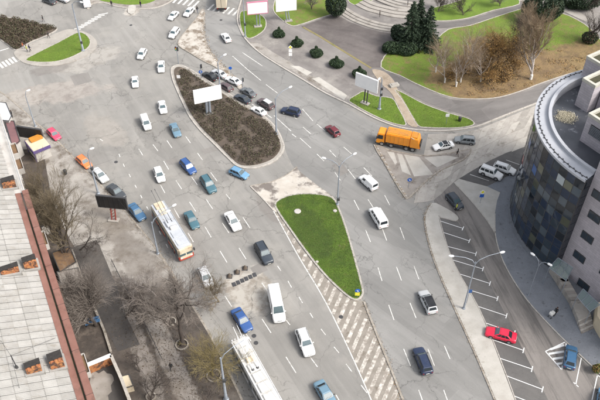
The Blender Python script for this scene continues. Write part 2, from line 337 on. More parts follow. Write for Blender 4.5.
def ribbon(name, pts, width, z0, z1, mat, closed=False, parent=None, kind='structure', side=0):
    """kerb-like band along world points; side 0 centred, +1 left of travel, -1 right"""
    pts = [Vector((p[0], p[1])) for p in pts]; n = len(pts); mb = MB(); nn = []
    for i in range(n):
        a = pts[(i - 1) % n] if closed else pts[max(i - 1, 0)]; b = pts[(i + 1) % n] if closed else pts[min(i + 1, n - 1)]
        t = (b - a).normalized(); nn.append(Vector((-t.y, t.x)))
    lo = {0: -.5, 1: 0, -1: -1}[side]; v = []
    for p, q in zip(pts, nn):
        l, r = p + q * width * (lo + 1), p + q * width * lo
        v += [(r.x, r.y, z0), (l.x, l.y, z0), (l.x, l.y, z1), (r.x, r.y, z1)]
    f = []
    for i in range(n if closed else n - 1):
        a, b = 4 * i, 4 * ((i + 1) % n)
        for k in range(4): f.append((a + k, a + (k + 1) % 4, b + (k + 1) % 4, b + k)[::-1])
    if not closed: f += [(0, 1, 2, 3), (4 * n - 1, 4 * n - 2, 4 * n - 3, 4 * n - 4)]
    return mb.add(v, f).obj(name, mat, parent, kind=kind if parent is None else None)
def kerb(pts_px, width=.22, h=.14, mat='kerb', closed=True, n=4, parent=None, name='kerb'):
    return ribbon(name, [(p.x, p.y) for p in W(cr(pts_px, n, closed))], width, -.05, h, mat, closed, parent)
def inside(poly, x, y):
    c = np.zeros(x.shape, bool); n = len(poly)
    for i in range(n):
        x1, y1 = poly[i][0], poly[i][1]; x2, y2 = poly[(i + 1) % n][0], poly[(i + 1) % n][1]
        k = ((y1 > y) != (y2 > y)) & (x < (x2 - x1) * (y - y1) / (y2 - y1 + 1e-12) + x1); c ^= k
    return c
def scatter(px, count, n=4):
    poly = [(p.x, p.y) for p in W(cr(px, n) if n else px)]; a = np.array(poly); lo, hi = a.min(0), a.max(0)
    p = rng.uniform(lo, hi, (count * 3, 2)); p = p[inside(poly, p[:, 0], p[:, 1])]
    return p[:count]
def quads(name, cen, nor_jit, size, mats, parent=None, kind=None, asp=1.6, mi=None, up=None):
    """many small leaf faces: cen (n,3)"""
    n = len(cen); a = rng.normal(size=(n, 3)) * nor_jit
    if up is not None: a = a + up
    a /= np.linalg.norm(a, axis=1)[:, None] + 1e-9
    b = np.cross(a, rng.normal(size=(n, 3))); b /= np.linalg.norm(b, axis=1)[:, None] + 1e-9
    s = (size if np.ndim(size) else np.full(n, size))[:, None] * rng.uniform(.7, 1.3, (n, 1))
    v = np.concatenate([cen - a * s * asp * .5, cen + b * s * .5, cen + a * s * asp * .5, cen - b * s * .5], 1).reshape(-1, 3)
    return rawquads(name, v, mats, parent, kind, mi)
def rawquads(name, v, mats, parent, kind, mi=None):
    n = len(v) // 4; me = bpy.data.meshes.new(name)
    me.vertices.add(4 * n); me.vertices.foreach_set('co', v.astype(np.float32).ravel())
    me.loops.add(4 * n); me.loops.foreach_set('vertex_index', np.arange(4 * n, dtype=np.int32))
    me.polygons.add(n); me.polygons.foreach_set('loop_start', np.arange(0, 4 * n, 4, dtype=np.int32))
    if isinstance(mats, str): mats = [mats]
    for k in mats: me.materials.append(m[k])
    if len(mats) > 1: me.polygons.foreach_set('material_index', (rng.integers(0, len(mats), n) if mi is None else mi).astype(np.int32))
    me.update(); me.validate()
    return new(name, me, None, parent, kind=kind)
def grass(name, px, count, z, label, mats=('blade_b', 'blade_b', 'blade1', 'blade3'), hgt=.08):
    p = scatter(px, count); n = len(p); c = np.c_[p, np.full(n, z + .01)]
    an = rng.uniform(0, 6.28, n); d = np.c_[np.cos(an), np.sin(an), np.zeros(n)] * .025
    tip = c + np.c_[rng.normal(0, .05, (n, 2)), rng.uniform(.5, 1.2, n) * hgt]
    v = np.concatenate([c - d, c + d, tip + d * .3, tip - d * .3], 1).reshape(-1, 3)
    o = rawquads(name, v, list(mats), None, 'stuff'); o['label'] = label; o['category'] = 'grass'; return o

# ============================================================ SETTING


gm = MB().add([(-900, -500, 0), (900, -500, 0), (900, 1400, 0), (-900, 1400, 0)], [(0, 1, 2, 3)])
ground = gm.obj('ground', 'asphalt_main', kind='structure')

# right-hand carriageway, greyer asphalt
road_e = area('road', [(214, -20), (250, -20), (238, 16), (243, 33), (258, 50), (290, 72), (330, 96), (360, 116), (385, 127), (405, 133), (440, 134), (440, 152), (400, 152), (374, 144), (388, 170), (405, 200), (423, 212), (432, 255), (448, 295), (468, 335), (505, 420), (547, 525), (447, 525), (404, 420), (390, 372), (372, 325), (362, 290), (352, 250), (343, 220), (334, 198), (318, 186), (296, 170), (286, 152), (282, 140), (262, 115), (240, 98), (222, 84), (245, 98), (240, 86), (226, 70), (212, 55), (205, 42), (203, 25)], 'asphalt_grey', .004, n=3)
ROAD = road_e
# repair patches in the asphalt
for px in ([(200, 150), (215, 146), (219, 150), (205, 154)], [(165, 160), (176, 158), (180, 163), (169, 165)], [(70, 76), (88, 72), (92, 81), (75, 86)],
           [(332, 165), (341, 162), (349, 172), (340, 176)], [(255, 276), (268, 270), (262, 262), (250, 268)]):
    area('asphalt_patch', px, 'asphalt_patch', .006, .003, 0, parent=ground)

# --- traffic islands
def island(name, px, mat, kmat='kerb', h=.13, kw=.25, n=4, label=None):
    o = area(name, px, mat, h, -.05, n)
    kerb(px, kw, h + .02, kmat, True, n, parent=o)
    return o
BED_W = [(-12, 17), (10, 18), (30, 22), (50, 27), (57, 29.5), (46, 36), (31, 42), (17, 50), (8, 45), (-2, 38), (-14, 30)]
island('flower_bed_ground', BED_W, 'soil')
GR_W = [(26, 60), (40, 52), (60, 42), (74, 34.5), (82, 33), (89, 38), (90, 45), (84, 51), (70, 58), (55, 62), (38, 62.5)]
area('pavement', [(14, 53), (26, 46), (48, 37), (66, 30), (80, 30.5), (92, 36), (97, 44), (90, 54), (72, 62), (54, 66), (36, 66), (22, 62)], 'concrete_slab', .11)
island('lawn', GR_W, 'grass_bright', h=.14)
PAV_NW = [(88, 9), (92, 4), (104, 3), (118, 7), (140, 9), (155, 8), (170, 2), (180, -8), (150, -20), (90, -14), (84, 0)]
island('pavement', PAV_NW, 'sidewalk_dark')
area('lawn', [(97, -1), (112, 3), (130, 5), (150, 3), (160, -6), (130, -14), (100, -12)], 'grass_bright', .15, .1)
area('worn_concrete', [(129, 6), (136, 6), (134, 14), (128, 13)], 'concrete_white', .14, .1, 2)

IS_N = [(203, 9), (197, 18), (187, 30), (178, 44), (190, 53), (205, 62), (216, 67.5), (228, 78), (236, 86), (246, 95), (252, 98), (240, 84), (228, 71), (215, 58), (207, 45), (203.5, 30), (204.5, 18)]
island('traffic_island', IS_N, 'concrete_worn', 'kerb_dirty')
IS_D = [(172, 68), (180, 65.5), (190, 69.5), (205, 79), (222, 90), (240, 101), (262, 115), (275, 127), (282, 140), (283.5, 150), (275, 161), (262, 166.5), (250, 168.5), (238, 166.5), (229, 159), (214, 144), (200, 130), (190, 117), (183, 103), (177, 90), (172.5, 78)]
d = area('traffic_island', IS_D, 'concrete_slab', .13)
kerb(IS_D, .3, .17, 'kerb', parent=d)
IS_DI = [(174.5, 70), (180, 67.5), (189, 72), (203, 81.5), (222, 93.5), (238, 104), (259.5, 116.5), (272, 127.7), (279, 140), (280.3, 149.5), (273, 158.8), (261, 164), (249.5, 166), (239.5, 164.8), (231, 157.8), (216, 142.5), (202, 128.5), (192, 115.5), (185, 102), (179.5, 90), (175, 78)]
area('soil_bed', IS_DI, 'soil', .2, .1, parent=None)

# central island: stained concrete head, grass wedge, hatched tail
HEAD = [(250, 186), (268, 183), (285, 176), (296, 168), (300, 172), (318, 186), (333, 197), (338, 207), (330, 206), (300, 204), (278, 212), (272, 209), (260, 196)]
area('stained_concrete', HEAD, 'concrete_stained', .07, n=3)
kerb([(250, 186), (262, 198), (273, 210)], .2, .1, closed=False); kerb([(250, 186), (268, 183), (285, 176), (297, 167)], .2, .1, 'kerb_dirty', closed=False)
HATCH = [(273, 209), (284, 228), (300, 257), (325, 299), (350, 350), (376, 410), (418, 510), (448, 510), (408, 412), (392, 372), (375, 332), (364, 303), (356, 300), (330, 280), (300, 246), (280, 214)]
hatch = area('hatched_area', HATCH, 'hatch_ground', .008, -.05, 3)
GR_C = [(275.5, 204), (285, 197.5), (300, 194.5), (320, 195), (333, 199), (339, 210), (345, 226), (351, 246), (357, 268), (362.5, 290), (361, 297), (355, 300), (345, 294), (325, 275), (305, 250), (290, 229), (279, 213)]
gc = island('lawn', GR_C, 'grass_island', h=.16, kw=.3)
ribbon('kerb', [(p.x, p.y) for p in W(cr([(364, 302), (371, 320), (381, 345), (392, 372), (406, 408), (447, 508)], 4, False))], .3, -.05, .12, 'kerb_dirty')
# painted hatch bars
hp = [(p.x, p.y) for p in W(cr(HATCH, 3))]
def clipbar(a, b, wd):
    """part of the straight bar a-b that lies inside the hatched area"""
    t = np.linspace(0, 1, 120); xs = a[0] + (b[0] - a[0]) * t; ys = a[1] + (b[1] - a[1]) * t
    k = np.where(inside(hp, xs, ys))[0]
    if len(k) < 6: return None
    return (xs[k[0]], ys[k[0]]), (xs[k[-1]], ys[k[-1]])
for i in range(37):
    s = i / 23; cx, cy = 280 + 118 * s, 212 + 196 * s
    a = G(cx + 9, cy - 21); b = G(cx - 9, cy + 21)
    e = clipbar(a, b, .6)
    if e: ribbon('hatch_bar', [e[0], e[1]], .54, .006, .0125, 'road_paint_worn', parent=hatch)
ribbon('edge_line', [(p.x, p.y) for p in W(cr([(273.5, 211), (284, 230), (300, 259), (325, 301), (350, 352), (376, 411), (417, 508)], 4, False))], .16, .006, .0128, 'road_paint', parent=hatch)

# triangular island by the refuse lorry
IS_T = [(374, 145), (389, 150.5), (402, 153), (420, 156), (440, 155), (458, 152), (471, 150), (463, 160), (441, 170), (424, 183), (409, 198), (404, 196), (394, 180), (384, 162)]
it = area('traffic_island', IS_T, 'sidewalk_dark', .12, n=2); kerb(IS_T, .3, .15, 'kerb_dirty', n=2, parent=it)
for px in ([(404, 155), (419, 157.5), (433, 175), (414, 177)], [(387, 152), (394, 153), (397, 163), (395, 165)], [(424, 158), (447, 156), (458, 158), (437, 168)], [(397, 154), (402, 155), (411, 176), (402, 172)]):
    area('slab', px, 'concrete_white', .135, .1, 0, parent=it)
for px in ([(375.5, 146.5), (384, 162), (394, 180), (405, 196)],):
    for k in range(22):
        t = k / 21; i = min(int(t * 3), 2); f = t * 3 - i; a, b = px[i], px[i + 1]
        c = G(a[0] + (b[0] - a[0]) * f + 1.2, a[1] + (b[1] - a[1]) * f, .12)
        MB().box(-.22, .22, -.14, .14, 0, .09).obj('edge_stone', 'kerb' if k % 2 else 'dirt_path', it, loc=c, rz=R(-58), bevel=.03)

# concrete slab road leading right, behind the glass building
up = [(404, 152), (440, 153.5), (470, 149), (490, 133), (505, 120), (520, 112), (540, 103), (560, 96), (585, 88)]
up = [(428, 134), (455, 133.5), (477, 129.5), (500, 120.5), (520, 112), (545, 102), (580, 91)]
lo = [(414, 203), (434, 200), (454, 182), (470, 173), (490, 161), (522, 148), (560, 132)]
cr_base = area('concrete_road', up + lo[::-1], 'concrete_slab', .006, n=0)
U = [G(*p) for p in cr(up, 6, False)]; L_ = [G(*p) for p in cr(lo, 6, False)]
N_ = 16; ROWS = 4
def at(pl, t): i = min(int(t * (len(pl) - 1)), len(pl) - 2); f = t * (len(pl) - 1) - i; return pl[i].lerp(pl[i + 1], f)
surf('slab_a', (.40, .375, .34), (.34, .315, .285), .7, c3=(.22, .2, .17), s3=.7); surf('slab_b', (.33, .31, .28), (.28, .26, .235), .7, c3=(.2, .18, .15), s3=.7); surf('slab_c', (.44, .415, .375), (.37, .345, .31), .7, c3=(.24, .21, .18), s3=.9)
for i in range(N_):
    for j in range(ROWS):
        off = .5 / N_ * (j % 2)
        t0, t1 = min(1, i / N_ + off), min(1, (i + 1) / N_ + off)
        if t1 - t0 < .01: continue
        q = [at(U, t0).lerp(at(L_, t0), j / ROWS), at(U, t1).lerp(at(L_, t1), j / ROWS), at(U, t1).lerp(at(L_, t1), (j + 1) / ROWS), at(U, t0).lerp(at(L_, t0), (j + 1) / ROWS)]
        c = sum(q, Vector()) / 4; q = [c + (p - c) * .985 for p in q]; q = [p + (c - p).normalized() * .04 for p in q]
        prism('slab', [(p.x, p.y) for p in q], -.02, .03 + random.uniform(-.006, .008), random.choice(['slab_a', 'slab_b', 'slab_c', 'slab_a']), parent=cr_base)

# --- parking lot and pavements on the right
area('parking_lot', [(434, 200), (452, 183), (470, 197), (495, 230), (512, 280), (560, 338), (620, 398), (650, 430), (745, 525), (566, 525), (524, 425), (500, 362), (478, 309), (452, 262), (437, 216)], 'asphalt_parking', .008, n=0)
bays = area('parking_bays', [(437.5, 217), (458, 222), (470, 243), (482, 268), (497, 298), (506, 316), (523, 350), (533, 370), (543, 390), (558, 420), (608, 525), (567, 525), (525, 425), (490, 340), (478, 310), (465, 288), (452, 261)], 'asphalt_bays', .012, n=0)
STRIP = [(432, 203.5), (440, 205.5), (454, 213.5), (458.5, 219), (454, 221.5), (441, 217.5), (439, 220), (452.5, 262), (479, 310), (500, 362), (524, 425), (566, 525), (548, 525), (506, 425), (484, 372), (468, 336), (448, 292), (434, 258), (427, 232), (425.5, 216)]
st = area('pavement', STRIP, 'concrete_white', .13, n=2); kerb([(432, 203.5), (425.5, 216), (427, 232), (434, 258), (448, 292), (468, 336), (484, 372), (506, 425), (548, 525)], .55, .1, 'kerb_dirty', False, parent=st)
kerb([(456, 221.5), (441, 218), (440, 221), (453, 262), (479.5, 310), (501, 362), (525, 425), (567, 525)], .14, .16, 'kerb', False, 3, parent=st)
TRI = [(454, 183), (459, 179.5), (487, 187), (500, 193), (497, 201), (494.5, 215), (495, 233), (485, 218), (470, 200)]
tr = area('pavement', TRI, 'concrete_white', .13, n=0); kerb([(454, 183), (470, 200), (485, 218), (495, 233)], .2, .15, 'kerb', False, 3, parent=tr)
area('parking_lot', [(459.5, 178.5), (487, 186), (520, 170), (534, 146), (522, 147.5), (506, 153), (490, 160.5), (470, 172)], 'asphalt_bays', .034, n=0)
PGB = [(487, 187), (517, 172), (545, 150), (640, 190), (800, 420), (860, 525), (755, 525), (640, 412), (600, 375), (590, 365.5), (565, 342), (545, 321.5), (526, 300), (510, 276), (500, 255), (495, 235), (494.5, 215), (497, 201), (500, 193)]
pg = area('pavement', PGB, 'grey_blue_paving', .125, n=0)
kerb([(494.8, 214), (495.3, 235), (500.4, 255), (510.5, 276), (526.5, 300), (545.4, 321.3), (565.4, 341.8), (590.4, 365.3), (601, 375.5), (640, 412), (755, 525)], .16, .15, 'kerb', False, 3, parent=pg)

def line(name, a, b, wd=.14, z=.016, mat='road_paint', parent=None, z0=None):
    return ribbon(name, [tuple(G(*a))[:2], tuple(G(*b))[:2]], wd, (z - .006) if z0 is None else z0, z, mat, parent=parent)
for a, b in (((439, 220.6), (462.5, 228.3)), ((442, 232), (469, 240.8)), ((446, 246), (475.5, 253.8)), ((451, 259.5), (482.5, 268.9)), ((458, 273.5), (489.5, 283.4)), ((467.5, 289.5), (497, 298.5)), ((472, 304.5), (506, 315.7)), ((480, 321), (514, 333)), ((487.5, 338), (523, 350.3)), ((495, 356.7), (531.5, 369)), ((504, 375), (542, 389.3)), ((514, 396), (552, 411)), ((522, 416), (563, 433)), ((531, 438), (574, 456)), ((541, 462), (586, 481))):
    line('bay_line', a, b, .105, .018, 'road_paint_new', bays)
    A, B = G(*a), G(*b); t = (B - A).normalized(); nrm = Vector((-t.y, t.x, 0))
    ribbon('bay_line', [tuple(B + t * .07 + nrm * .5)[:2], tuple(B + t * .07 - nrm * .5)[:2]], .13, .012, .0185, 'road_paint_new', parent=bays)
# hatched triangle and bay lines beside the blue hatchback
for a, b in (((545.5, 351.5), (566.5, 341.5)), ((545.5, 351.5), (561.5, 369.5)), ((566.5, 342), (561.7, 369.5))): line('painted_line', a, b, .16, .0185, 'road_paint_new', bays, .008)
for a, b in (((550, 349.5), (564, 345.2)), ((548.8, 354), (564.5, 351.5)), ((553, 359), (563.8, 357.5)), ((557.3, 364), (562.8, 363.2))): line('painted_bar', a, b, .34, .018, 'road_paint_new', bays, .008)
for a, b in (((581.3, 358), (575.7, 385)), ((573.5, 382.5), (578.5, 387)), ((597.5, 375), (592, 400)), ((597, 375), (600, 377))): line('bay_line', a, b, .13, .018, 'road_paint_new', bays, .008)
for a, b in (((470, 174.5), (489, 181)), ((506, 160), (520, 165)), ((487, 166), (505, 174))): line('bay_line', a, b, .12, .042, 'road_paint', bays, .034)

# --- park on the far side
ROADKERB = [(246, -14), (237.5, 15), (240.5, 30), (248, 42), (262, 54.5), (280, 66), (300, 78), (325, 93), (348, 104), (375, 118.5), (400, 127.5), (425, 130.5), (452, 130.5), (477, 126.5), (500, 117.5), (535, 104), (575, 90), (620, 75)]
park = area('park_paving', ROADKERB + [(760, 60), (760, -60), (246, -60)], 'asphalt_walk', .12, n=0)
kerb(ROADKERB, .35, .15, 'kerb', False, 4, parent=park)
area('pavement', [(250, 43.5), (264, 54.5), (282, 65.5), (302, 77), (325, 91), (346, 101), (349, 97), (330, 85), (313, 77), (300, 70), (286, 60), (272, 52), (260, 44)], 'sidewalk', .128, .1, 3)
for px in ([(312, 79), (319, 77.5), (347, 96), (344, 100.5)], [(290, 66), (299, 66.5), (312, 73), (307, 76)]): area('slab', px, 'concrete_white', .14, .1, 0, parent=park)
PLAZA = [(301, 26.5), (336, 14.5), (350, 22.5), (366, 28.5), (382, 32.5), (392, 34), (388, 53), (380.5, 68), (371, 68), (350, 56), (330, 44)]
area('plaza', PLAZA, 'asphalt_plaza', .13, .1, 0)
ribbon('grass_verge', [tuple(p)[:2] for p in W([(303, 27.5), (320, 37), (345, 52.5), (371, 68.5)])], .55, .1, .14, 'verge')
LN1 = [(240, 14), (247, 11), (258, 14), (265.5, 20), (264.5, 30), (253, 38), (246, 37.5), (241, 28)]
LN2 = [(274, 4), (274, 12), (281, 19.5), (291, 26), (300, 25), (318, 19), (335, 13.3), (338, 8), (345, -3), (330, -16), (300, -16), (280, -8)]
LN3 = [(349, 100.5), (358, 94.5), (364, 92), (376, 96.5), (392, 99), (398, 108), (406, 124.5), (398, 125), (385, 121), (368, 113), (354, 105)]
LN4 = [(395, 90.5), (404, 94), (425, 105), (450, 114), (468, 119), (474, 124), (468, 127), (452, 128.5), (428, 128), (418, 126), (410, 113), (402, 100)]
LN5 = [(381, 67.5), (388, 52.5), (400, 50), (430, 44), (448, 30), (470, 26), (500, 16), (530, 8), (560, 13), (585, 25), (600, 40), (620, 60), (600, 66), (570, 74), (540, 84), (522, 91), (500, 97.5), (478, 99.5), (450, 97.5), (420, 86), (400, 76)]
LN6 = [(432, 20), (450, 21), (470, 18), (492, 11), (519, 4.5), (512, -4), (490, -8), (450, 4), (430, 10)]
LN7 = [(348, 1), (357, 6), (366, 3), (374, 0), (380, -6), (350, -10)]
for px, mt in ((LN1, 'grass_bright'), (LN2, 'grass_lawn'), (LN3, 'grass_bright'), (LN4, 'grass_bright'), (LN5, 'grass_lawn'), (LN6, 'grass_bright'), (LN7, 'grass_bright')):
    o = area('lawn', px, mt, .17, .1, 3); kerb(px, .22, .19, 'kerb', True, 3, parent=o)
area('path', [(381.5, 69.5), (400, 78), (420, 88.5), (450, 99.5), (478, 102), (500, 100), (522, 93.5), (545, 85), (575, 76), (600, 84), (560, 92), (535, 103), (500, 116.5), (477, 124), (470, 117), (450, 111.5), (425, 102), (404, 91), (392, 86), (378, 79)], 'asphalt_path', .14, .1, 2)
area('dirt_path', [(389, 83), (395, 86), (401, 96), (410, 112), (418, 126.5), (408, 125), (399, 108), (392, 95), (386, 88)], 'dirt_path', .176, .1, 3)
area('dirt_path', [(372, 70), (384, 72), (393, 80), (396, 88), (388, 90), (378, 80)], 'dirt_path', .15, .1, 3)
LITTER = [(436, 70), (450, 58), (470, 45), (490, 30), (512, 32), (530, 38), (556, 50), (580, 52), (600, 60), (575, 71), (545, 80.5), (522, 89), (500, 95), (478, 97), (455, 95.5), (440, 88)]
area('path', [(432, 28), (448, 28), (470, 24.5), (495, 17), (520, 9), (522, 5.2), (494, 12.5), (470, 19.8), (448, 23), (430, 22)], 'asphalt_path', .182, .1, 2)
area('path', [(553, 8), (562, 11), (585, 22), (588, 18), (570, 8), (560, 0), (520, -10), (520, 2)], 'sidewalk', .182, .1, 2)
# amphitheatre: curved concrete steps
def arc_steps(px, rows, depth, rise, base, mat='step_stone'):
    pl = [(p.x, p.y) for p in W(cr(px, 5, False))]
    th = new('curved_steps', None); th.location = (pl[len(pl) // 2][0], pl[len(pl) // 2][1], .12)
    for k in range(rows):
        pp = [Vector(p) for p in pl]; out = []
        for i, p in enumerate(pp):
            t = (pp[min(i + 1, len(pp) - 1)] - pp[max(i - 1, 0)]).normalized(); out.append((p.x - t.y * depth * k - th.location.x, p.y + t.x * depth * k - th.location.y))
        ribbon('step', out, depth - .03, -.05, base + rise * (k + 1), mat, parent=th, side=1)
    return th
tag(arc_steps([(338, 13), (350, 20.5), (365, 26.7), (380, 30.7), (397, 33)], 3, .95, .14, 0), 'broad curved pale steps bordering the dark plaza, the arc nearest the camera', 'steps', 'curved steps of the open-air theatre')
tag(arc_steps([(355, 5.5), (366, 11), (380, 15), (394, 18), (409, 19.5)], 3, 1.3, .16, 0), 'curved pale steps behind the first arc, where a dark-clad person stands', 'steps', 'curved steps of the open-air theatre')
tag(arc_steps([(370, -2), (384, 4.5), (398, 9), (416, 11.5)], 3, 1.1, .16, .1), 'farthest curved pale steps cut by the top of the picture', 'steps', 'curved steps of the open-air theatre')

# --- pavement and yards on the left
KL = [(-40, 70), (0, 92), (20, 108), (32, 119), (41, 127), (60, 144), (85, 170), (110, 195), (125, 211), (150, 241), (170, 270), (188, 299), (204, 325), (219, 352), (235, 385), (246, 410), (262, 450), (300, 530)]
sw = area('pavement', KL + [(-200, 530), (-200, 70)], 'sidewalk', .12, n=0); kerb(KL, .3, .15, 'kerb_dirty', False, 4, parent=sw)
#area('asphalt_path', [(122, 232), (135, 245), (150, 262), (162, 285), (150, 292), (138, 280), (126, 262), (112, 245)], 'sidewalk_dark', .126, .1, 3)
#area('soil_strip', [(112, 300), (130, 292), (150, 292), (168, 285), (182, 305), (196, 325), (210, 352), (226, 388), (240, 425), (150, 430), (140, 400), (128, 350), (118, 325)], 'soil_yard', .128, .1, 3)
#area('foot_path', [(155, 330), (163, 335), (172, 355), (184, 378), (200, 420), (178, 420), (168, 385), (158, 355)], 'sidewalk_dark', .134, .1, 3)
#area('foot_path', [(118, 300), (128, 318), (140, 345), (152, 385), (160, 420), (150, 420), (138, 375), (124, 335), (112, 305)], 'sidewalk_dark', .134, .1, 3)
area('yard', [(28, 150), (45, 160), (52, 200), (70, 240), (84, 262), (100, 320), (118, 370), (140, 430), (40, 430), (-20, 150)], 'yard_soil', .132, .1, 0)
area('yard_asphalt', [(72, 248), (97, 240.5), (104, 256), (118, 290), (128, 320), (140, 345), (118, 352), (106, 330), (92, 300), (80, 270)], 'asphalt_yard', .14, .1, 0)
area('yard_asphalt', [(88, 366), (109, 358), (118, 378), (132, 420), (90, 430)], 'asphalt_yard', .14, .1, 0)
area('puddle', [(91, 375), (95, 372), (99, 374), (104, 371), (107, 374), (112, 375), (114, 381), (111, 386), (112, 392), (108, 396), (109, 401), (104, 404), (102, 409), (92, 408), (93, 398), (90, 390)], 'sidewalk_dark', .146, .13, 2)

# --- lane marks
DASH = """138.7,148.7,143,155.5 119,154,120,157 123.2,163.7,124.5,167 129,174,130.5,177 135,185,136.5,188 140.5,195,142,198 146.6,206.6,148.4,210 159,231,161,234.6 166,244,168,248
174,208.4,179.4,218 188,233,193.4,242 189.6,202,195.7,211.4 204.8,226.4,211.2,237.3 220,251,227,262.5 206,199,212.7,209 222.3,223,229,233 226,194,230,199
153,144.5,158,151 167,140.5,172,148 185.5,136,190.5,143 197.5,153,202.5,160 163.7,161,168.7,169.5 176,180.5,181.7,189 191.7,177,197.5,185 210.7,172.5,217,181 160.5,185,165,193
266,84.5,277.5,93 302.5,109,313,121 300,138,311,148 317,124,325,131 303,127,311,134 317,154,324,161 329.5,150,336,157 343.7,147,351.7,154 335,172.5,340.5,180.5 348,169.5,355.5,179 363.7,167.5,372,176
354,200,359,209.7 368,199.4,373.4,207.8 384.7,195.3,389.7,205 365.7,230,370.5,242 382.5,229,386.7,240.5 400,227.5,404.5,239.5 378,267.5,382,281 396.5,267,401.5,280.5 414,266,419,279.5
388.7,305,394,320 410,303,416,318 403.7,349,410.5,366 428,349,434.5,366 444.5,346,450,359 418.7,390,423,402 443.7,390,448,402
310,313,313,318 321,329,325.5,335 334,347,339,353 346,364,352,372 361,385,367,393 310.5,357.5,317.5,367 286,357,296,373 336,395,340,402 239,248,246,259 243,217.5,250,228 277.5,266,281,271 288,281,291.5,287.5 299,297,302.5,303
262,319,271,333 286,320,290,325 246,334,251,341 262,283,269,293.5 225,296,231.7,306.6 100,139,103,141"""
for q in DASH.split():
    a, b, c, e = map(float, q.split(',')); line('lane_dash', (a, b), (c, e), .13, .012, 'road_paint', ground, .003)
for q in ('434,410,441,430', '459,410,466,430', '454,455,462,478', '481,455,489,478', '373,404,379,413', '386,426,393,437', '352,425,360,440', '322,415,333,433', '378,465,388,482'):
    a, b, c, e = map(float, q.split(',')); line('lane_dash', (a, b), (c, e), .13, .012, 'road_paint', ground, .003)
for pl in ([(232.5, 56), (247, 69), (261, 80.5)], [(242.5, 52.5), (262.5, 66)], [(274, 115.5), (291, 131)], [(292, 134), (296, 137)], [(252, 104), (272, 118)], [(286, 112), (297, 119)]):
    ribbon('lane_line', [tuple(p)[:2] for p in W(pl)], .15, .003, .0122, 'road_paint', parent=ground)
# zebra crossings
for i in range(15):
    t = i / 14; cx, cy = 176 + 70 * t, 0 + 14.5 * t
    if 200 < cx < 207: continue
    line('crossing_bar', (cx + 3, cy - 3.2), (cx - 3, cy + 2.8), .5, .013, 'road_paint', ground, .003)
for i in range(9):
    t = i / 8; cx, cy = 76 + 27 * t, 30 - 16 * t
    line('crossing_bar', (cx - 5, cy + .9), (cx + 5, cy - 1.1), .36, .013, 'road_paint', ground, .003)
for i in range(6):
    t = i / 5; cx, cy = 1 + 17 * t, 65.5 - 7.5 * t
    line('crossing_bar', (cx - 2.2, cy - 2.4), (cx + 2.2, cy + 2.4), .5, .013, 'road_paint', ground, .003)
line('stop_line', (-4, 52), (9, 48), .3, .013, 'road_paint', ground, .003)
for (x, y, r_) in ((297.5, 211.5, .6), (335, 211, .35), (317, 262, .25)):
    MB().lathe([(r_, 0), (r_, .1), (r_ * .8, .16)], 14).obj('stone_cover', 'concrete_white', gc, loc=G(x, y, .15))
# manhole covers and street grates
for (x, y) in ((341, 317), (116, 162), (221, 20), (197, 29), (131, 25), (256, 343), (254, 336)):
    MB().lathe([(.34, 0), (.34, .02), (.28, .025)], 20).obj('manhole_cover', 'metal_dark', ground, loc=G(x, y, .005))
for k in range(6):
    c = G(234 + k * 4.1, 284.5 - k * 1.9, .01)
    MB().box(-.3, .3, -.42, .42, 0, .05).obj('drain_grate', 'metal_dark', ground, loc=c, rz=R(20), bevel=.02)

# ============================================================ BUILDINGS
def under(o, par): o.parent = par; o.location = Vector(o.location) - par.location; return o
# ---------- round glass office building
CX, CY, RR, ZT = 53.1, 84.4, 17.3, 20.0
OB = thing('office_building', 'round dark glass office building with pale roof rim and grey stone wing', 'building', (46, 80, 0))
def cyl(a, r, z): return (CX + r * math.cos(R(a)), CY + r * math.sin(R(a)), z)
A0, A1, NC, NR = 219.5, 96.0, 25, 12
ZB = 1.0
# dark backing wall and mullions
mb = MB()
for i in range(NC):
    a, b = A0 + (A1 - A0) * i / NC, A0 + (A1 - A0) * (i + 1) / NC
    mb.add([cyl(a, RR - .25, 0), cyl(b, RR - .25, 0), cyl(b, RR - .25, ZT - .4), cyl(a, RR - .25, ZT - .4)], [(3, 2, 1, 0)])
under(mb.obj('core_wall', 'metal_dark'), OB)
mb = MB()
for i in range(NC + 1):
    a = A0 + (A1 - A0) * i / NC; da = .14
    mb.hexa([cyl(a + da, RR - .26, 0), cyl(a - da, RR - .26, 0), cyl(a - da, RR + .03, 0), cyl(a + da, RR + .03, 0), cyl(a + da, RR - .26, ZT - .4), cyl(a - da, RR - .26, ZT - .4), cyl(a - da, RR + .03, ZT - .4), cyl(a + da, RR + .03, ZT - .4)])
for j in range(NR + 1):
    z = ZB + (ZT - .5 - ZB) * j / NR
    for i in range(NC):
        a, b = A0 + (A1 - A0) * i / NC, A0 + (A1 - A0) * (i + 1) / NC
        mb.hexa([cyl(a, RR - .24, z - .04), cyl(b, RR - .24, z - .04), cyl(b, RR + .02, z - .04), cyl(a, RR + .02, z - .04), cyl(a, RR - .24, z + .04), cyl(b, RR - .24, z + .04), cyl(b, RR + .02, z + .04), cyl(a, RR + .02, z + .04)])
under(mb.obj('mullions', 'metal_dark'), OB)
da = R(abs(A1 - A0) / NC); pw = 2 * RR * math.sin(da / 2) - .1; ph = (ZT - .5 - ZB) / NR - .1
pane_mesh = {}
def pane(kind):
    if kind not in pane_mesh:
        me = MB().box(-.03, .03, -pw / 2, pw / 2, -ph / 2, ph / 2).mesh('pane'); me.materials.append(m[kind]); pane_mesh[kind] = me
    return pane_mesh[kind]
prng = random.Random(21)
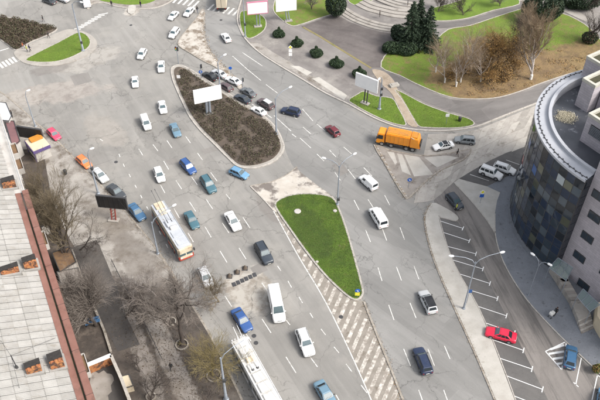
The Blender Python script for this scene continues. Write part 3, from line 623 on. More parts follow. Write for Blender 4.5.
for i in range(NC):
    for j in range(NR):
        a = A0 + (A1 - A0) * (i + .5) / NC; z = ZB + (ZT - .5 - ZB) * (j + .5) / NR
        r = prng.random(); lowdark = j < 4
        if r < (.03 if lowdark else .06): k = 'pane_olive'
        elif r < (.04 if lowdark else .085): k = 'pane_yellow'
        elif r < .24: k = 'pane_grey' if prng.random() < .5 else 'pane_slate'
        elif r < .60: k = 'pane_navy'
        elif r < .605: k = 'pane_pale'
        else: k = 'pane_dark' if prng.random() < .6 else 'pane_slate'
        if (i, j) in ((9, 9), (6, 8)): k = 'pane_blue'
        if (i, j) == (13, 10) or (i, j) == (10, 6): k = 'pane_red'
        o = new('pane', pane(k)); o.location = cyl(a, (RR - .02) * math.cos(da / 2), z); o.rotation_euler = (0, R(prng.uniform(-.4, .4)), R(a + prng.uniform(-.5, .5))); under(o, OB)
# skirting
mb = MB()
def ring(mb, r0, r1, z0, z1, a0=A0, a1=A1, n=52, ztop2=None):
    for i in range(n):
        a, b = a0 + (a1 - a0) * i / n, a0 + (a1 - a0) * (i + 1) / n
        mb.hexa([cyl(b, r0, z0), cyl(a, r0, z0), cyl(a, r1, z0), cyl(b, r1, z0), cyl(b, r0, z1), cyl(a, r0, z1), cyl(a, r1, ztop2 or z1), cyl(b, r1, ztop2 or z1)])
    return mb
under(ring(MB(), RR - .3, RR + .22, -.05, .75).obj('skirting', 'grey_blue_paving'), OB)
rim = under(ring(MB(), RR - 1.9, RR + .12, ZT - .45, ZT + .06, ztop2=ZT - .1).obj('roof_rim', 'stone_rim'), OB)
under(ring(MB(), RR - 2.35, RR - 1.85, ZT - 1.6, ZT + .55).obj('parapet', 'stone_rim'), OB)
o = ring(MB(), RR - .48, RR - .42, ZT - .15, ZT + .03).obj('lightning_cable', 'metal_dark'); o.parent = rim
mb = MB()
for i in range(64):
    a = A0 + (A1 - A0) * (i + .5) / 64; x, y, z = cyl(a, RR - .45 + (.12 if i % 2 else -.1), ZT); mb.box(x - .09, x + .09, y - .09, y + .09, z - .1, z + .06)
o = mb.obj('cable_clips', 'metal_dark'); o.parent = rim; o['kind'] = 'stuff'
mb = MB(); n = 40
pts = [cyl(A0 + (A1 - A0) * i / n, RR - 2.1, ZT - 1.0) for i in range(n + 1)]
mb.add(pts + [(CX + 4, CY + 10, ZT - 1.0), (CX + 4, CY - 6, ZT - 1.0), (CX - 6, CY - 12, ZT - 1.0)], [tuple(reversed(range(n + 4)))])
under(mb.obj('roof_deck', 'roof_deck'), OB)
# sand-coloured heap on the deck
c = G(566, 117, ZT - 1); n = 9000
kc_ = rng.normal(0, 1, (7, 2)) * (1.2, .45); pk = rng.integers(0, 7, n); pp = kc_[pk] + rng.normal(0, 1, (n, 2)) * rng.uniform(.2, .55, (7, 1))[pk]; hh = .3 * rng.uniform(0, 1, n) ** 2
o = quads('rubble_heap', np.c_[pp[:, 0] * .9 - pp[:, 1] * .4 + c.x, pp[:, 1] * .9 + pp[:, 0] * .2 + c.y, hh + c.z + .03], 1, .11, 'sand_heap'); o['label'] = 'heap of pale yellow rubble lying on the dark flat roof'; o['category'] = 'rubble'; o['kind'] = 'stuff'
# stone wing
DX, DY = math.cos(R(-57)), math.sin(R(-57)); EX, EY = math.cos(R(33)), math.sin(R(33))
WX, WY = 41.1, 74.2
def wp(s, d, z): return (WX + DX * s + EX * d, WY + DY * s + EY * d, z)
def wbox(mb, s0, s1, d0, d1, z0, z1): return mb.hexa([wp(s0, d0, z0), wp(s1, d0, z0), wp(s1, d1, z0), wp(s0, d1, z0), wp(s0, d0, z1), wp(s1, d0, z1), wp(s1, d1, z1), wp(s0, d1, z1)])
under(wbox(MB(), 0, 26, 0, 14, -.05, 26.5).obj('stone_wall', 'facade_stone'), OB)
under(wbox(MB(), .4, 25.6, .4, 13.6, 26.4, 26.56).obj('wing_roof', 'roof_deck'), OB)
for k_, (a, b, c, d) in enumerate(((-.05, 26.05, -.05, .4), (-.05, 26.05, 13.6, 14.05), (-.05, .4, .41, 13.59), (25.6, 26.05, .41, 13.59))): under(wbox(MB(), a, b, c, d, 26.45, 27.0).obj('coping', 'cream_coping'), OB)
# dark glazed return between drum and wing
xr, yr, _ = cyl(A0, RR - .02, 0)
mb = MB()
nrm = Vector((DX, DY, 0))
q0, q1 = Vector((xr, yr, 0)), Vector(wp(.0, .6, 0))
for j in range(11):
    z0, z1 = ZT * j / 11, ZT * (j + 1) / 11 - .08
    mb.hexa([q0 - nrm * .2 + Vector((0, 0, z0)), q0 + Vector((0, 0, z0)), q1 + Vector((0, 0, z0)), q1 - nrm * .2 + Vector((0, 0, z0)), q0 - nrm * .2 + Vector((0, 0, z1)), q0 + Vector((0, 0, z1)), q1 + Vector((0, 0, z1)), q1 - nrm * .2 + Vector((0, 0, z1))])
under(mb.obj('glazed_return', 'pane_dark'), OB)
mb = MB(); mb.hexa([q0 - nrm * .5, q0 - nrm * .3, q1 - nrm * .3, q1 - nrm * .5, *[v + Vector((0, 0, ZT - .2)) for v in (q0 - nrm * .5, q0 - nrm * .3, q1 - nrm * .3, q1 - nrm * .5)]])
under(mb.obj('return_backing', 'metal_dark'), OB)
def wall_hit(px, py):
    o = Vector((0, 0, H)); d = G(px, py) - o; nn = Vector((EX, EY, 0)); p0 = Vector((WX, WY, 0))
    t = (p0 - o).dot(nn) / d.dot(nn); p = o + d * t
    return (p - p0).dot(Vector((DX, DY, 0))), p.z
for (x, y) in ((598.5, 196), (594.5, 217), (587.3, 237.3), (579.3, 256.7), (583.5, 285), (613, 253), (606, 274), (621, 232), (612, 297)):
    s, z = wall_hit(x, y); hw, hz = .95, .62
    f = under(wbox(MB(), s - hw - .1, s + hw + .1, -.10, .3, z - hz - .1, z + hz + .1).obj('window_frame', 'metal_dark', bevel=.02), OB)
    for a, b in ((s - hw, s - .05), (s + .05, s + hw)):
        g = wbox(MB(), a, b, -.115, -.105, z - hz + .05, z + hz - .05).obj('pane', 'pane_slate'); g.parent = f
# roof-top blocks
def rblock(x, y, ls, ld, z0, z1, louver=False):
    def q(s, d, z): return (x + DX * s + EX * d, y + DY * s + EY * d, z)
    bx = lambda mb, s0, s1, d0, d1, a, b: mb.hexa([q(s0, d0, a), q(s1, d0, a), q(s1, d1, a), q(s0, d1, a), q(s0, d0, b), q(s1, d0, b), q(s1, d1, b), q(s0, d1, b)])
    bl = under(bx(MB(), 0, ls, 0, ld, z0, z1).obj('stair_tower', 'facade_stone'), OB)
    mb = MB(); t = .4
    for (s0, s1, d0, d1) in ((-.06, ls + .06, -.06, t), (-.06, ls + .06, ld - t, ld + .06), (-.06, t, t, ld - t), (ls - t, ls + .06, t, ld - t)): bx(mb, s0, s1, d0, d1, z1, z1 + .5)
    o = mb.obj('coping', 'cream_coping'); o.parent = bl; bl_loc = bl.location; o.location = (0, 0, 0)
    o = bx(MB(), t, ls - t, t, ld - t, z1 + .002, z1 + .05).obj('tower_roof', 'moss'); o.parent = bl
    if louver:
        fr = bx(MB(), 1.0, 5.2, -.12, .05, z1 - 2.6, z1 - .9).obj('louvre', 'metal_dark'); fr.parent = bl
        for k in range(7):
            zz = z1 - 2.5 + k * .23; o = bx(MB(), 1.1, 5.1, -.17, -.10, zz, zz + .07).obj('louvre_slat', 'metal_grey'); o.parent = bl
    return bl
rblock(41.9, 83.3, 9.6, 6, ZT - 1.1, 23.6, True)
rblock(43.6, 92.2, 2.4, 8, ZT - 1.1, 23.6)
rblock(46.0, 98.4, 3.4, 9, ZT - 1.1, 23.6)
rblock(46.5, 91.0, 8, 6, ZT - 1.1, 22.2)
# entrance: stairs, landing, glass canopies, ramp wall
c0, c1 = G(553, 268), G(563, 292)
en = thing('entrance_stairs', 'grey entrance steps with landing beside the stone wall of the glass building', 'stairs', G(573, 306, .12))
def gbox(px, z0, z1, name, mat, par): return under(prism(name, [(p.x, p.y) for p in W(px)], z0, z1, mat, kind=None), par)
gbox([(548, 272), (556, 268), (566, 281), (566, 290), (556, 284)], .1, 1.4, 'landing', 'concrete_slab', en)
for k in range(7):
    t = k / 7; a = (556 + 13 * t, 284.5 + 20 * t); b = (565 + 13.5 * t, 284 + 20 * t); a2 = (556 + 13 * (t + 1 / 7), 284.5 + 20 * (t + 1 / 7)); b2 = (565 + 13.5 * (t + 1 / 7), 284 + 20 * (t + 1 / 7))
    gbox([a, b, b2, a2], .1, 1.4 - .06 * k, 'step', 'concrete_slab' if k % 2 else 'sidewalk_dark', en)
gbox([(569, 305), (578.5, 304.5), (589, 318), (577, 324)], .1, .98, 'landing', 'concrete_slab', en)
for k in range(6):
    t0, t1 = k / 6, (k + 1) / 6
    gbox([(576.5 + 4.5 * t0, 323.5 + 11 * t0), (588.5 + 6 * t0, 317.5 + 11 * t0), (588.5 + 6 * t1, 317.5 + 11 * t1), (576.5 + 4.5 * t1, 323.5 + 11 * t1)], .1, .9 - .14 * k, 'step', 'kerb' if k % 2 == 0 else 'sidewalk_dark', en)
def canopy(px, z, label):
    cn = thing('glass_canopy', label, 'canopy', G(*px[0], z))
    p = [G(*q, z) for q in px]
    mb = MB(); mb.hexa([*[v for v in p], *[v + Vector((0, 0, .04)) for v in p]]); g = under(mb.obj('glass_sheet', 'glass_canopy'), cn)
    for i in range(4):
        t = i / 3; under(MB().tube([p[0].lerp(p[1], t) + Vector((0, 0, .08)), p[3].lerp(p[2], t) + Vector((0, 0, .08))], .045, 6).obj('rafter', 'metal_grey'), cn)
    for a, b in ((0, 1), (3, 2)): under(MB().tube([p[a] + Vector((0, 0, .06)), p[b] + Vector((0, 0, .06))], .05, 6).obj('rail', 'metal_grey'), cn)
    for k in (3, 2): under(MB().tube([(p[k].x, p[k].y, .1), (p[k].x, p[k].y, z)], .05, 6).obj('post', 'metal_grey'), cn)
canopy([(558, 258), (573, 268), (566, 281), (549, 268)], 4.0, 'glass canopy over the upper landing next to the dark glass drum')
canopy([(583, 289), (600, 305), (590, 312), (577, 297)], 3.4, 'glass canopy over the lower landing near the cream wall')
tag(prism('cream_wall', [(p.x, p.y) for p in W([(597, 305), (612, 300), (612, 345), (596, 318)], 2.0)], 0, 2.6, 'plaster_cream', kind=None), 'low cream wall at the right edge beside the entrance steps', 'wall')

# ---------- long apartment house on the left
ZE = 14.0
e0, e1 = G(-6, 91, ZE), G(104, 437, ZE)
UL = (e1 - e0); LEN = UL.length; UL.normalize(); NL = Vector((UL.y, -UL.x, 0))       # NL points away from the street (left)
if NL.x > 0: NL = -NL
AH = thing('apartment_house', 'long pale apartment house with corrugated sheet roof and brown gutter parapet', 'building', e0.lerp(e1, .5) + Vector((0, 0, -ZE)))
def hp_(s, d, z): return e0 + UL * s + NL * d + Vector((0, 0, z - ZE))
def hbox(mb, s0, s1, d0, d1, z0, z1, z0b=None, z1b=None):
    z0b = z0 if z0b is None else z0b; z1b = z1 if z1b is None else z1b
    return mb.hexa([hp_(s0, d0, z0), hp_(s1, d0, z0), hp_(s1, d1, z0b), hp_(s0, d1, z0b), hp_(s0, d0, z1), hp_(s1, d0, z1), hp_(s1, d1, z1b), hp_(s0, d1, z1b)][::1])
SL = math.tan(R(20)); RW = 11.5
S_END = LEN + 12
fw = under(hbox(MB(), 0, S_END, .35, 24, -.05, ZE - .2).obj('wall', 'plaster_white'), AH)
zr = lambda d: ZE + .15 + (d - 1.5) * SL
under(hbox(MB(), 0, S_END, 1.2, RW, ZE - .3, zr(1.2) - .06, ZE - .3, zr(RW) - .06).obj('roof_boarding', 'moss'), AH)
# every corrugated sheet of the near slope that can be seen
def sheet_mesh():
    nx, w_, l_ = 17, 1.13, 1.72; v = []; f = []
    for j in range(2):
        for i in range(nx):
            x = -w_ / 2 + w_ * i / (nx - 1); v.append((x, -l_ / 2 + l_ * j, .045 * math.cos(2 * math.pi * i / 2.9)))
    for i in range(nx - 1): f.append((i, i + 1, nx + i + 1, nx + i))
    return MB().add(v, f)
SM = [sheet_mesh().mesh('sheet', smooth=60) for _ in range(3)]
surf('sheet_b', (.295, .287, .27), (.245, .238, .223), .6, c3=(.22, .205, .18), s3=.9, t3=(.55, .7)); surf('sheet_c', (.335, .327, .31), (.28, .272, .256), .6, c3=(.25, .237, .215), s3=.8, t3=(.6, .72))
for me, k in zip(SM, ('roof_sheet', 'sheet_b', 'sheet_c')):
    me.materials.append(m[k])
    nt = m[k].node_tree; bs = nt.nodes['Principled BSDF']; src = bs.inputs['Base Color'].links[0].from_socket      # darker bands along the lapped edges of each sheet
    tc = nt.nodes.new('ShaderNodeTexCoord'); sx = nt.nodes.new('ShaderNodeSeparateXYZ'); nt.links.new(tc.outputs['Generated'], sx.inputs[0])
    ms = []
    for ax, th in ((0, .93), (1, .95)):
        r_ = nt.nodes.new('ShaderNodeMapRange'); nt.links.new(sx.outputs[ax], r_.inputs['Value']); r_.inputs['From Min'].default_value = th; r_.inputs['From Max'].default_value = 1.; r_.inputs['To Max'].default_value = .8 if ax == 0 else .3; ms.append(r_.outputs[0])
    mx_ = nt.nodes.new('ShaderNodeMath'); mx_.operation = 'MAXIMUM'; nt.links.new(ms[0], mx_.inputs[0]); nt.links.new(ms[1], mx_.inputs[1])
    mm = nt.nodes.new('ShaderNodeMix'); mm.data_type = 'RGBA'; nt.links.new(mx_.outputs[0], mm.inputs[0]); nt.links.new(src, mm.inputs[6]); mm.inputs[7].default_value = (.17, .155, .13, 1); nt.links.new(mm.outputs[2], bs.inputs['Base Color'])
srng = random.Random(5)
def P2(p):
    zc = p.y * math.cos(TH) - (p.z - H) * math.sin(TH); upc = p.y * math.sin(TH) + (p.z - H) * math.cos(TH)
    return 300 + FPX * p.x / zc, 200 - FPX * upc / zc
slope = Vector((NL.x, NL.y, SL)).normalized(); nor = UL.cross(slope)
if nor.z < 0: nor = -nor; 
basis = Matrix((tuple(UL), tuple(slope), tuple(UL.cross(slope)))).transposed()
cnt = 0
nd = int((RW - 1.5) / (1.55 * math.cos(R(20))))
rest = MB()
for r_ in range(nd):
    d = 1.5 + (r_ + .5) * 1.55 * math.cos(R(20))
    s = .5
    while s < S_END:
        p = hp_(s, d, zr(d) + .03 + (.02 if r_ % 2 else 0) + srng.uniform(0, .012)); x, y = P2(p)
        if x > -12 and y < 412 and y > 80:
            o = new('sheet', srng.choice([SM[0], SM[0], SM[1], SM[2]])); o.matrix_world = Matrix.Translation(p) @ (basis @ Matrix.Rotation(R(srng.uniform(-.7, .7)), 3, 'Z') @ Matrix.Rotation(R(-1.3), 3, 'X')).to_4x4(); 
            mw = o.matrix_world.copy(); o.parent = AH; o.matrix_parent_inverse = Matrix.Translation(-AH.location); o.matrix_basis = mw; cnt += 1
        s += 1.07
print('sheets', cnt)
# far slope, metal with standing seams, and ridge flashing
under(hbox(MB(), 0, S_END, RW, RW + 9, ZE, zr(RW) - .02, ZE, zr(RW) - 3.2).obj('far_slope', 'roof_metal'), AH)
mb = MB()
k = 0.0
while k < S_END: hbox(mb, k, k + .06, RW + .3, RW + 9, zr(RW) - .3, zr(RW) + .04, ZE, zr(RW) - 3.1); k += .55
under(mb.obj('standing_seams', 'roof_metal'), AH)
under(hbox(MB(), 0, S_END, RW - .35, RW + .3, zr(RW) - .2, zr(RW) + .14).obj('ridge_flashing', 'panel_white'), AH)
# brown flashing, gutter and parapet (lower two thirds of the eave)
SB = (G(25, 192, ZE) - e0).dot(UL)
under(hbox(MB(), SB, S_END, .78, 1.55, ZE - .3, ZE + .1, ZE - .3, ZE + .24).obj('eave_flashing', 'roof_brown'), AH)
under(hbox(MB(), SB + 4, S_END, .52, .80, ZE - .3, ZE + .05).obj('gutter', 'moss'), AH)
under(hbox(MB(), SB, S_END, -.32, .55, ZE - .5, ZE + .45).obj('parapet', 'roof_brown', bevel=.06), AH)
mb = MB(); srng2 = random.Random(3)
k = SB + 1
while k < S_END: hbox(mb, k, k + .035, -.335, .565, ZE - .3, ZE + .462); k += srng2.uniform(2.6, 5.5)
under(mb.obj('parapet_joints', 'soot'), AH)
under(hbox(MB(), 0, SB, .1, 1.6, ZE - .4, ZE - .02, ZE - .4, ZE + .2).obj('eave_ledge', 'plaster_white'), AH)
rl = MB()
for z in (.45, .8): rl.tube([hp_(0, .3, ZE + z), hp_(SB, .3, ZE + z)], .035, 5)
k = 0
while k < SB: rl.tube([hp_(k, .3, ZE), hp_(k, .3, ZE + .8)], .035, 5); k += 1.8
under(rl.obj('roof_railing', 'metal_grey'), AH)
# facade windows and balconies
k = 2.0; i = 0
while k < S_END - 3:
    for fl in range(4):
        z = 1.4 + fl * 3.2
        f = under(hbox(MB(), k, k + 1.5, .27, .5, z, z + 1.7).obj('window', 'panel_white'), AH)
        g = hbox(MB(), k + .1, k + 1.4, .24, .262, z + .1, z + 1.6).obj('pane', 'pane_slate'); g.parent = f
    k += 3.3; i += 1
for (x, y, z) in ((43, 238, 10.5), (31, 160, 10.5), (22, 146, 9.5), (85, 363, 10.6), (62, 292, 7.4)):
    s = (G(x, y, z) - e0).dot(UL)
    b = under(hbox(MB(), s - 1.5, s + 1.5, -.6, .36, z - 1.1, z - .9).obj('balcony', 'plaster_white'), AH)
    for (s0, s1, d0, d1) in ((s - 1.5, s + 1.5, -.66, -.58), (s - 1.56, s - 1.48, -.57, .36), (s + 1.48, s + 1.56, -.57, .36)):
        o = hbox(MB(), s0, s1, d0, d1, z - 1.1, z).obj('balustrade', 'plaster_white'); o.parent = b
    o = hbox(MB(), s - 1.4, s + 1.2, -.5, .2, z - .9, z - .25).obj('stored_clutter', 'rust_roof'); o.parent = b
# chimneys
def chimney(x, y, sw, dw, hgt, dark=True, parent=AH):
    zz = zr((G(x, y, ZE + 1.5) - e0).dot(NL)); p = G(x, y, zz + .4); s = (p - e0).dot(UL); d = (p - e0).dot(NL); zb = zr(d)
    c = under(hbox(MB(), s - sw, s + sw, d - dw, d + dw, zb - .6, zb + hgt).obj('chimney', 'brick'), AH)
    o = hbox(MB(), s - sw - .08, s + sw * .2, d - dw - .08, d + dw + .08, zb + hgt, zb + hgt + .14).obj('chimney_cap', 'soot'); o.parent = c
    for k in range(3):
        dd = d - dw * .6 + k * dw * .6; o = hbox(MB(), s + sw * .25, s + sw * .8, dd - .14, dd + .14, zb + hgt, zb + hgt + .1).obj('flue', 'brick'); o.parent = c
    o = hbox(MB(), s - sw - .3, s + sw + .3, d - dw - .25, d + dw + .25, zb - .4, zb + .12 - .25 * SL, zb - .2, zb + .12 + (dw + .25) * SL).obj('chimney_flashing', 'sheet_b'); o.parent = c
chimney(30.5, 264, .75, .8, 1.1); chimney(56.5, 362, .85, .75, 1.1); chimney(33.5, 368, .6, .8, .9); chimney(9, 184, .8, .9, 1.0); chimney(9.5, 270, .6, 1.1, .7)
# aerial mast with guy wires
mp = G(15, 364, zr(9)); ms = hp_((mp - e0).dot(UL), (mp - e0).dot(NL), zr((mp - e0).dot(NL)))
an = thing('aerial_mast', 'thin black aerial mast with guy wires on the corrugated roof', 'mast', ms)
MB().tube([(0, 0, -.1), (0, 0, 2.6)], .06, 8).obj('pole', 'metal_dark', an); MB().lathe([(.16, 0), (.2, .1), (.12, .5)], 10).obj('foot', 'metal_dark', an)
for a in ((-4, 5, -.5), (3, 6, -2.2), (2, -5, -1.8)): MB().tube([(0, 0, 2.5), (a[0], a[1], a[2])], .02, 4).obj('guy_wire', 'metal_dark', an)

# annex with plum roof and pale end wall at the far end of the house
def low_house(name, px, h, roofmat, wallmat, label, cat='shed', over=.2):
    w_ = W(px, h); c = sum(w_, Vector()) / len(w_)
    t = thing(name, label, cat, (c.x, c.y, .12))
    under(prism('wall', [(p.x, p.y) for p in [c + (q - c) * .94 for q in w_]], 0, h - .15, wallmat, kind=None), t)
    r = under(prism('roof', [(p.x, p.y) for p in w_], h - .15, h, roofmat, kind=None), t)
    rib = ribbon('roof_edge', [(p.x, p.y) for p in w_], .15, h - .02, h + .12, 'metal_dark', True, parent=r); 
    return t
low_house('annex', [(5, 121), (14, 121), (20, 141), (12.5, 147)], 3.6, 'plum_roof', 'plaster_white', 'low annex with plum flat roof at the far end of the apartment house', 'building')
low_house('stair_hood', [(-10, 101), (6, 103), (11.5, 116), (9, 121), (0, 120)], 4.2, 'panel_white', 'plaster_white', 'pale blue-white roofed corner building next to the plum-roofed annex', 'building')
low_house('shed', [(52, 253), (70, 247), (76, 262), (60, 272)], 2.4, 'rust_roof', 'plaster_white', 'low shed with rusty brown roof beside the apartment house', 'shed')
low_house('shed', [(33, 203), (44, 202), (49, 222), (40, 228)], 2.6, 'slate_roof', 'plaster_white', 'low shed with dark slate roof under the brownish trees', 'shed')
low_house('garage', [(57, 272), (78, 268), (84, 290), (66, 298)], 2.3, 'sidewalk_dark', 'plaster_white', 'low garage with pale grey roof under the hairy grey tree', 'garage')
low_house('utility_box', [(120, 377), (129, 374.5), (133.5, 386), (124, 388.5)], 1.5, 'plaster_cream', 'plaster_cream', 'small cream-topped utility hut in the lower left yard', 'hut')
# yard walls
def yard_wall(px, h, label, mat='brick', cop='plaster_white', th=.3):
    p = [tuple(q)[:2] for q in W(px, h)]; c = Vector((p[0][0], p[0][1], .12)); t = thing('yard_wall', label, 'wall', c)
    under(ribbon('wall', p, th, 0, h, mat, kind=None), t)
    under(ribbon('coping', p, th + .14, h, h + .1, cop, kind=None), t)
yard_wall([(88, 365), (111, 355.5)], 1.9, 'short yard wall with bright white coping in the lower left yard', cop='panel_white', th=.5)
yard_wall([(111, 355.5), (121, 378), (134, 412)], 1.9, 'long thin yard wall running down to the bottom edge of the picture', 'sidewalk_dark', 'kerb')
yard_wall([(72, 250), (80, 273), (92, 302), (104, 330), (111, 352)], .5, 'low kerb wall along the dark yard beside the garages', 'sidewalk_dark', 'kerb_dirty', .2)

# ============================================================ VEHICLES
def lerp(a, b, t): return a + (b - a) * t
CARS = dict(
    sedan=dict(L=4.45, Wd=1.74, Ht=1.43, belt=.90, xw=.98, rf=.22, rr=-.92, xr=-1.62, trunk=.93, wb=2.6, r=.31, sw=[(.10, .34), (.38, .63), (.67, .90)]),
    oldsedan=dict(L=4.15, Wd=1.62, Ht=1.42, belt=.88, xw=.80, rf=.28, rr=-.90, xr=-1.35, trunk=.90, wb=2.45, r=.29, sw=[(.08, .24), (.28, .57), (.61, .92)]),
    hatch=dict(L=4.0, Wd=1.70, Ht=1.48, belt=.93, xw=1.02, rf=.30, rr=-1.45, xr=-1.86, trunk=.90, wb=2.5, r=.30, sw=[(.08, .28), (.32, .60), (.64, .91)]),
    wagon=dict(L=4.4, Wd=1.75, Ht=1.52, belt=.95, xw=1.05, rf=.38, rr=-1.80, xr=-2.08, trunk=.88, wb=2.65, r=.31, sw=[(.06, .30), (.34, .61), (.65, .91)]),
    suv=dict(L=4.6, Wd=1.85, Ht=1.70, belt=1.06, xw=1.02, rf=.36, rr=-1.80, xr=-2.12, trunk=1.0, wb=2.7, r=.36, sw=[(.06, .28), (.32, .60), (.64, .91)]),
    jeep=dict(L=4.5, Wd=1.82, Ht=1.82, belt=1.14, xw=.90, rf=.52, rr=-2.0, xr=-2.16, trunk=1.08, wb=2.6, r=.38, sw=[(.05, .30), (.34, .63), (.67, .94)]),
    panelvan=dict(L=4.4, Wd=1.74, Ht=1.82, belt=1.02, xw=1.22, rf=.62, rr=-2.06, xr=-2.14, trunk=.95, wb=2.8, r=.31, sw=[(.72, .93)]),
    minibus=dict(L=4.9, Wd=1.90, Ht=1.94, belt=1.14, xw=1.62, rf=.98, rr=-2.28, xr=-2.40, trunk=1.08, wb=3.0, r=.33, sw=[(.05, .26), (.30, .48), (.52, .70), (.75, .93)]),
    van=dict(L=5.9, Wd=2.0, Ht=2.55, belt=1.35, xw=2.12, rf=1.45, rr=-2.84, xr=-2.90, trunk=1.3, wb=3.5, r=.35, sw=[(.78, .95)]))
carmesh = {}
def build_car(kind):
    p = CARS[kind]; F, B, w_ = p['L'] / 2, -p['L'] / 2, p['Wd'] / 2; belt, zt = p['belt'], p['trunk']; xw, xr, rf, rr, Hh = p['xw'], p['xr'], p['rf'], p['rr'], p['Ht']
    van = kind in ('van', 'minibus', 'panelvan'); r = p['r']
    hz = .9 if van else .8
    st = [(F, .60 * belt, .74, .30), (F - .05, .68 * belt, .84, .24), (F - .18, .76 * belt, .92, .2), (F - .5, hz * belt, .975, .19), (lerp(F - .5, xw, .6), lerp(hz, 1, .62) * belt, 1., .19), (xw + .04, belt * .985, 1., .19), (xw - .3, belt, 1., .19), (0, belt, 1., .19), (xr + .5, belt + .01, 1., .19)]
    if xr - B > .35: st += [(xr, belt + .02, .995, .19), (lerp(xr, B, .5), zt, .985, .2), (B + .2, zt - .01, .96, .21), (B + .06, zt - .06, .90, .24), (B, .66 * zt, .82, .32)]
    else: st += [(xr + .1, belt + .01, .985, .19), (B + .12, belt - .02, .96, .21), (B + .04, belt - .08, .91, .24), (B, .62 * belt, .86, .32)]
    v = []; f = []
    for x, t, wf, zb in st:
        hw = w_ * wf; h = t - zb
        half = [(.0, zb), (.86 * hw, zb), (.975 * hw, zb + .16 * h), (hw, zb + .42 * h), (.99 * hw, zb + .70 * h), (.955 * hw, zb + .90 * h), (.87 * hw, t - .005), (.5 * hw, t + .022), (0, t + .03)]
        v += [(x, y, z) for y, z in half] + [(x, -y, z) for y, z in half[-2:0:-1]]
    n = 16
    for i in range(len(st) - 1):
        for k in range(n): f.append((i * n + k, i * n + (k + 1) % n, (i + 1) * n + (k + 1) % n, (i + 1) * n + k))
    f += [tuple(range(n))[::-1], tuple((len(st) - 1) * n + k for k in range(n))]
    mb = MB().add(v, f)
    hb, hr = .90 * w_, (.74 if not van else .82) * w_
    zb = belt - .02
    def sp(s, t, sd): return Vector((lerp(lerp(xr, xw, s), lerp(rr, rf, s), t), sd * lerp(hb, hr, t), lerp(zb, Hh, t)))
    g = MB().hexa([(xr, -hb, zb), (xw, -hb, zb), (xw, hb, zb), (xr, hb, zb), (rr, -hr, Hh - .04), (rf, -hr, Hh - .04), (rf, hr, Hh - .04), (rr, hr, Hh - .04)])
    tm = g.mesh('t', bevel=.07, seg=3)
    vv = [tuple(q.co) for q in tm.vertices]; xm = (rr + rf) / 2; xl = (rf - rr) / 2
    vv = [(x, y, z + (.055 * max(0, 1 - ((x - xm) / (xl + .2)) ** 2) * max(0, 1 - (y / (hr + .1)) ** 2) if z > Hh - .06 else 0)) for x, y, z in vv]
    mb.add(vv, [tuple(q.vertices) for q in tm.polygons]); bpy.data.meshes.remove(tm)
    D = {}
    D['body'] = [(mb.mesh('body', smooth=38), None, (0, 0, 0))]
    def quad(c, off=.014):
        c = [Vector(q) for q in c]; nn = (c[1] - c[0]).cross(c[3] - c[0]).normalized()
        return MB().hexa([*[q - nn * .01 for q in c], *[q + nn * off for q in c]])
    def fp(s, t, fx0, fx1): return Vector((lerp(fx0, fx1, t), lerp(-lerp(hb, hr, t), lerp(hb, hr, t), s), lerp(zb, Hh - .04, t)))
    D['windshield'] = [(quad([fp(.07, .10, xw, rf), fp(.93, .10, xw, rf), fp(.91, .90, xw, rf), fp(.09, .90, xw, rf)]).mesh('windshield'), 'car_glass_pale', (0, 0, 0))]
    if kind != 'van': D['rear_window'] = [(quad([fp(.90, .16, xr, rr), fp(.10, .16, xr, rr), fp(.13, .88, xr, rr), fp(.87, .88, xr, rr)]).mesh('rear_window'), 'car_glass', (0, 0, 0))]
    D['side_window'] = []
    for a, b in p['sw']:
        for sd in (-1, 1):
            c = [sp(a, .12, sd), sp(b, .12, sd), sp(b, .86, sd), sp(a, .86, sd)]
            if sd > 0: c = [c[1], c[0], c[3], c[2]]
            D['side_window'].append((quad(c).mesh('side_window'), 'car_glass', (0, 0, 0)))
    wl = MB().lathe([(r * .62, -.10), (r * .94, -.10), (r, -.06), (r, .06), (r * .94, .10), (r * .62, .10)], 18, 'y').mesh('wheel', smooth=40); wl.materials.append(m['rubber'])
    rm = MB().lathe([(r * .63, -.108), (r * .60, -.112), (r * .2, -.105), (r * .1, .105), (r * .2, .105), (r * .60, .112), (r * .63, .108)], 14, 'y').mesh('rim', smooth=30); rm.materials.append(m['rim'])
    D['_wheel'] = (wl, rm, [(sx * p['wb'] / 2 + .02, sy * (w_ - .075), r) for sx in (-1, 1) for sy in (-1, 1)])
    u = MB()
    for sx in (-1, 1):
        for sy in (-1, 1): u.lathe([(r + .07, -.02), (r + .07, .02)], 20, 'y', (sx * p['wb'] / 2 + .02, sy * (w_ - .012), r + .02))
    u.box(B + .25, F - .3, -w_ * .93, w_ * .93, .16, .30)
    for sy in (-1, 1): u.box(-p['wb'] / 2 + .4, p['wb'] / 2 - .4, sy * w_ * .995 - .012, sy * w_ * .995 + .012, .22, .33)
    D['underbody'] = [(u.mesh('underbody'), 'black_plastic', (0, 0, 0))]
    zf = .62 * belt
    D['headlight'] = [(MB().box(-.09, .035, -.17, .17, -.06, .06).mesh('headlight', bevel=.03), 'clear_lamp', (F - .10, sy * w_ * .66, zf)) for sy in (-1, 1)]
    D['tail_light'] = [(MB().box(-.03, .07, -.12, .12, -.10, .10).mesh('tail_light', bevel=.03), 'red_lamp', (B + .02, sy * w_ * .72, .70 * zt)) for sy in (-1, 1)]
    D['grille'] = [(MB().box(-.05, .02, -.36 * w_, .36 * w_, -.07, .07).mesh('grille', bevel=.02), 'black_plastic', (F - .01, 0, .50 * belt))]
    D['number_plate'] = [(MB().box(-.01, .015, -.26, .26, -.055, .055).mesh('number_plate'), 'plate', (F + .012, 0, .36)), (MB().box(-.015, .01, -.26, .26, -.055, .055).mesh('number_plate'), 'plate', (B - .012, 0, .52))]
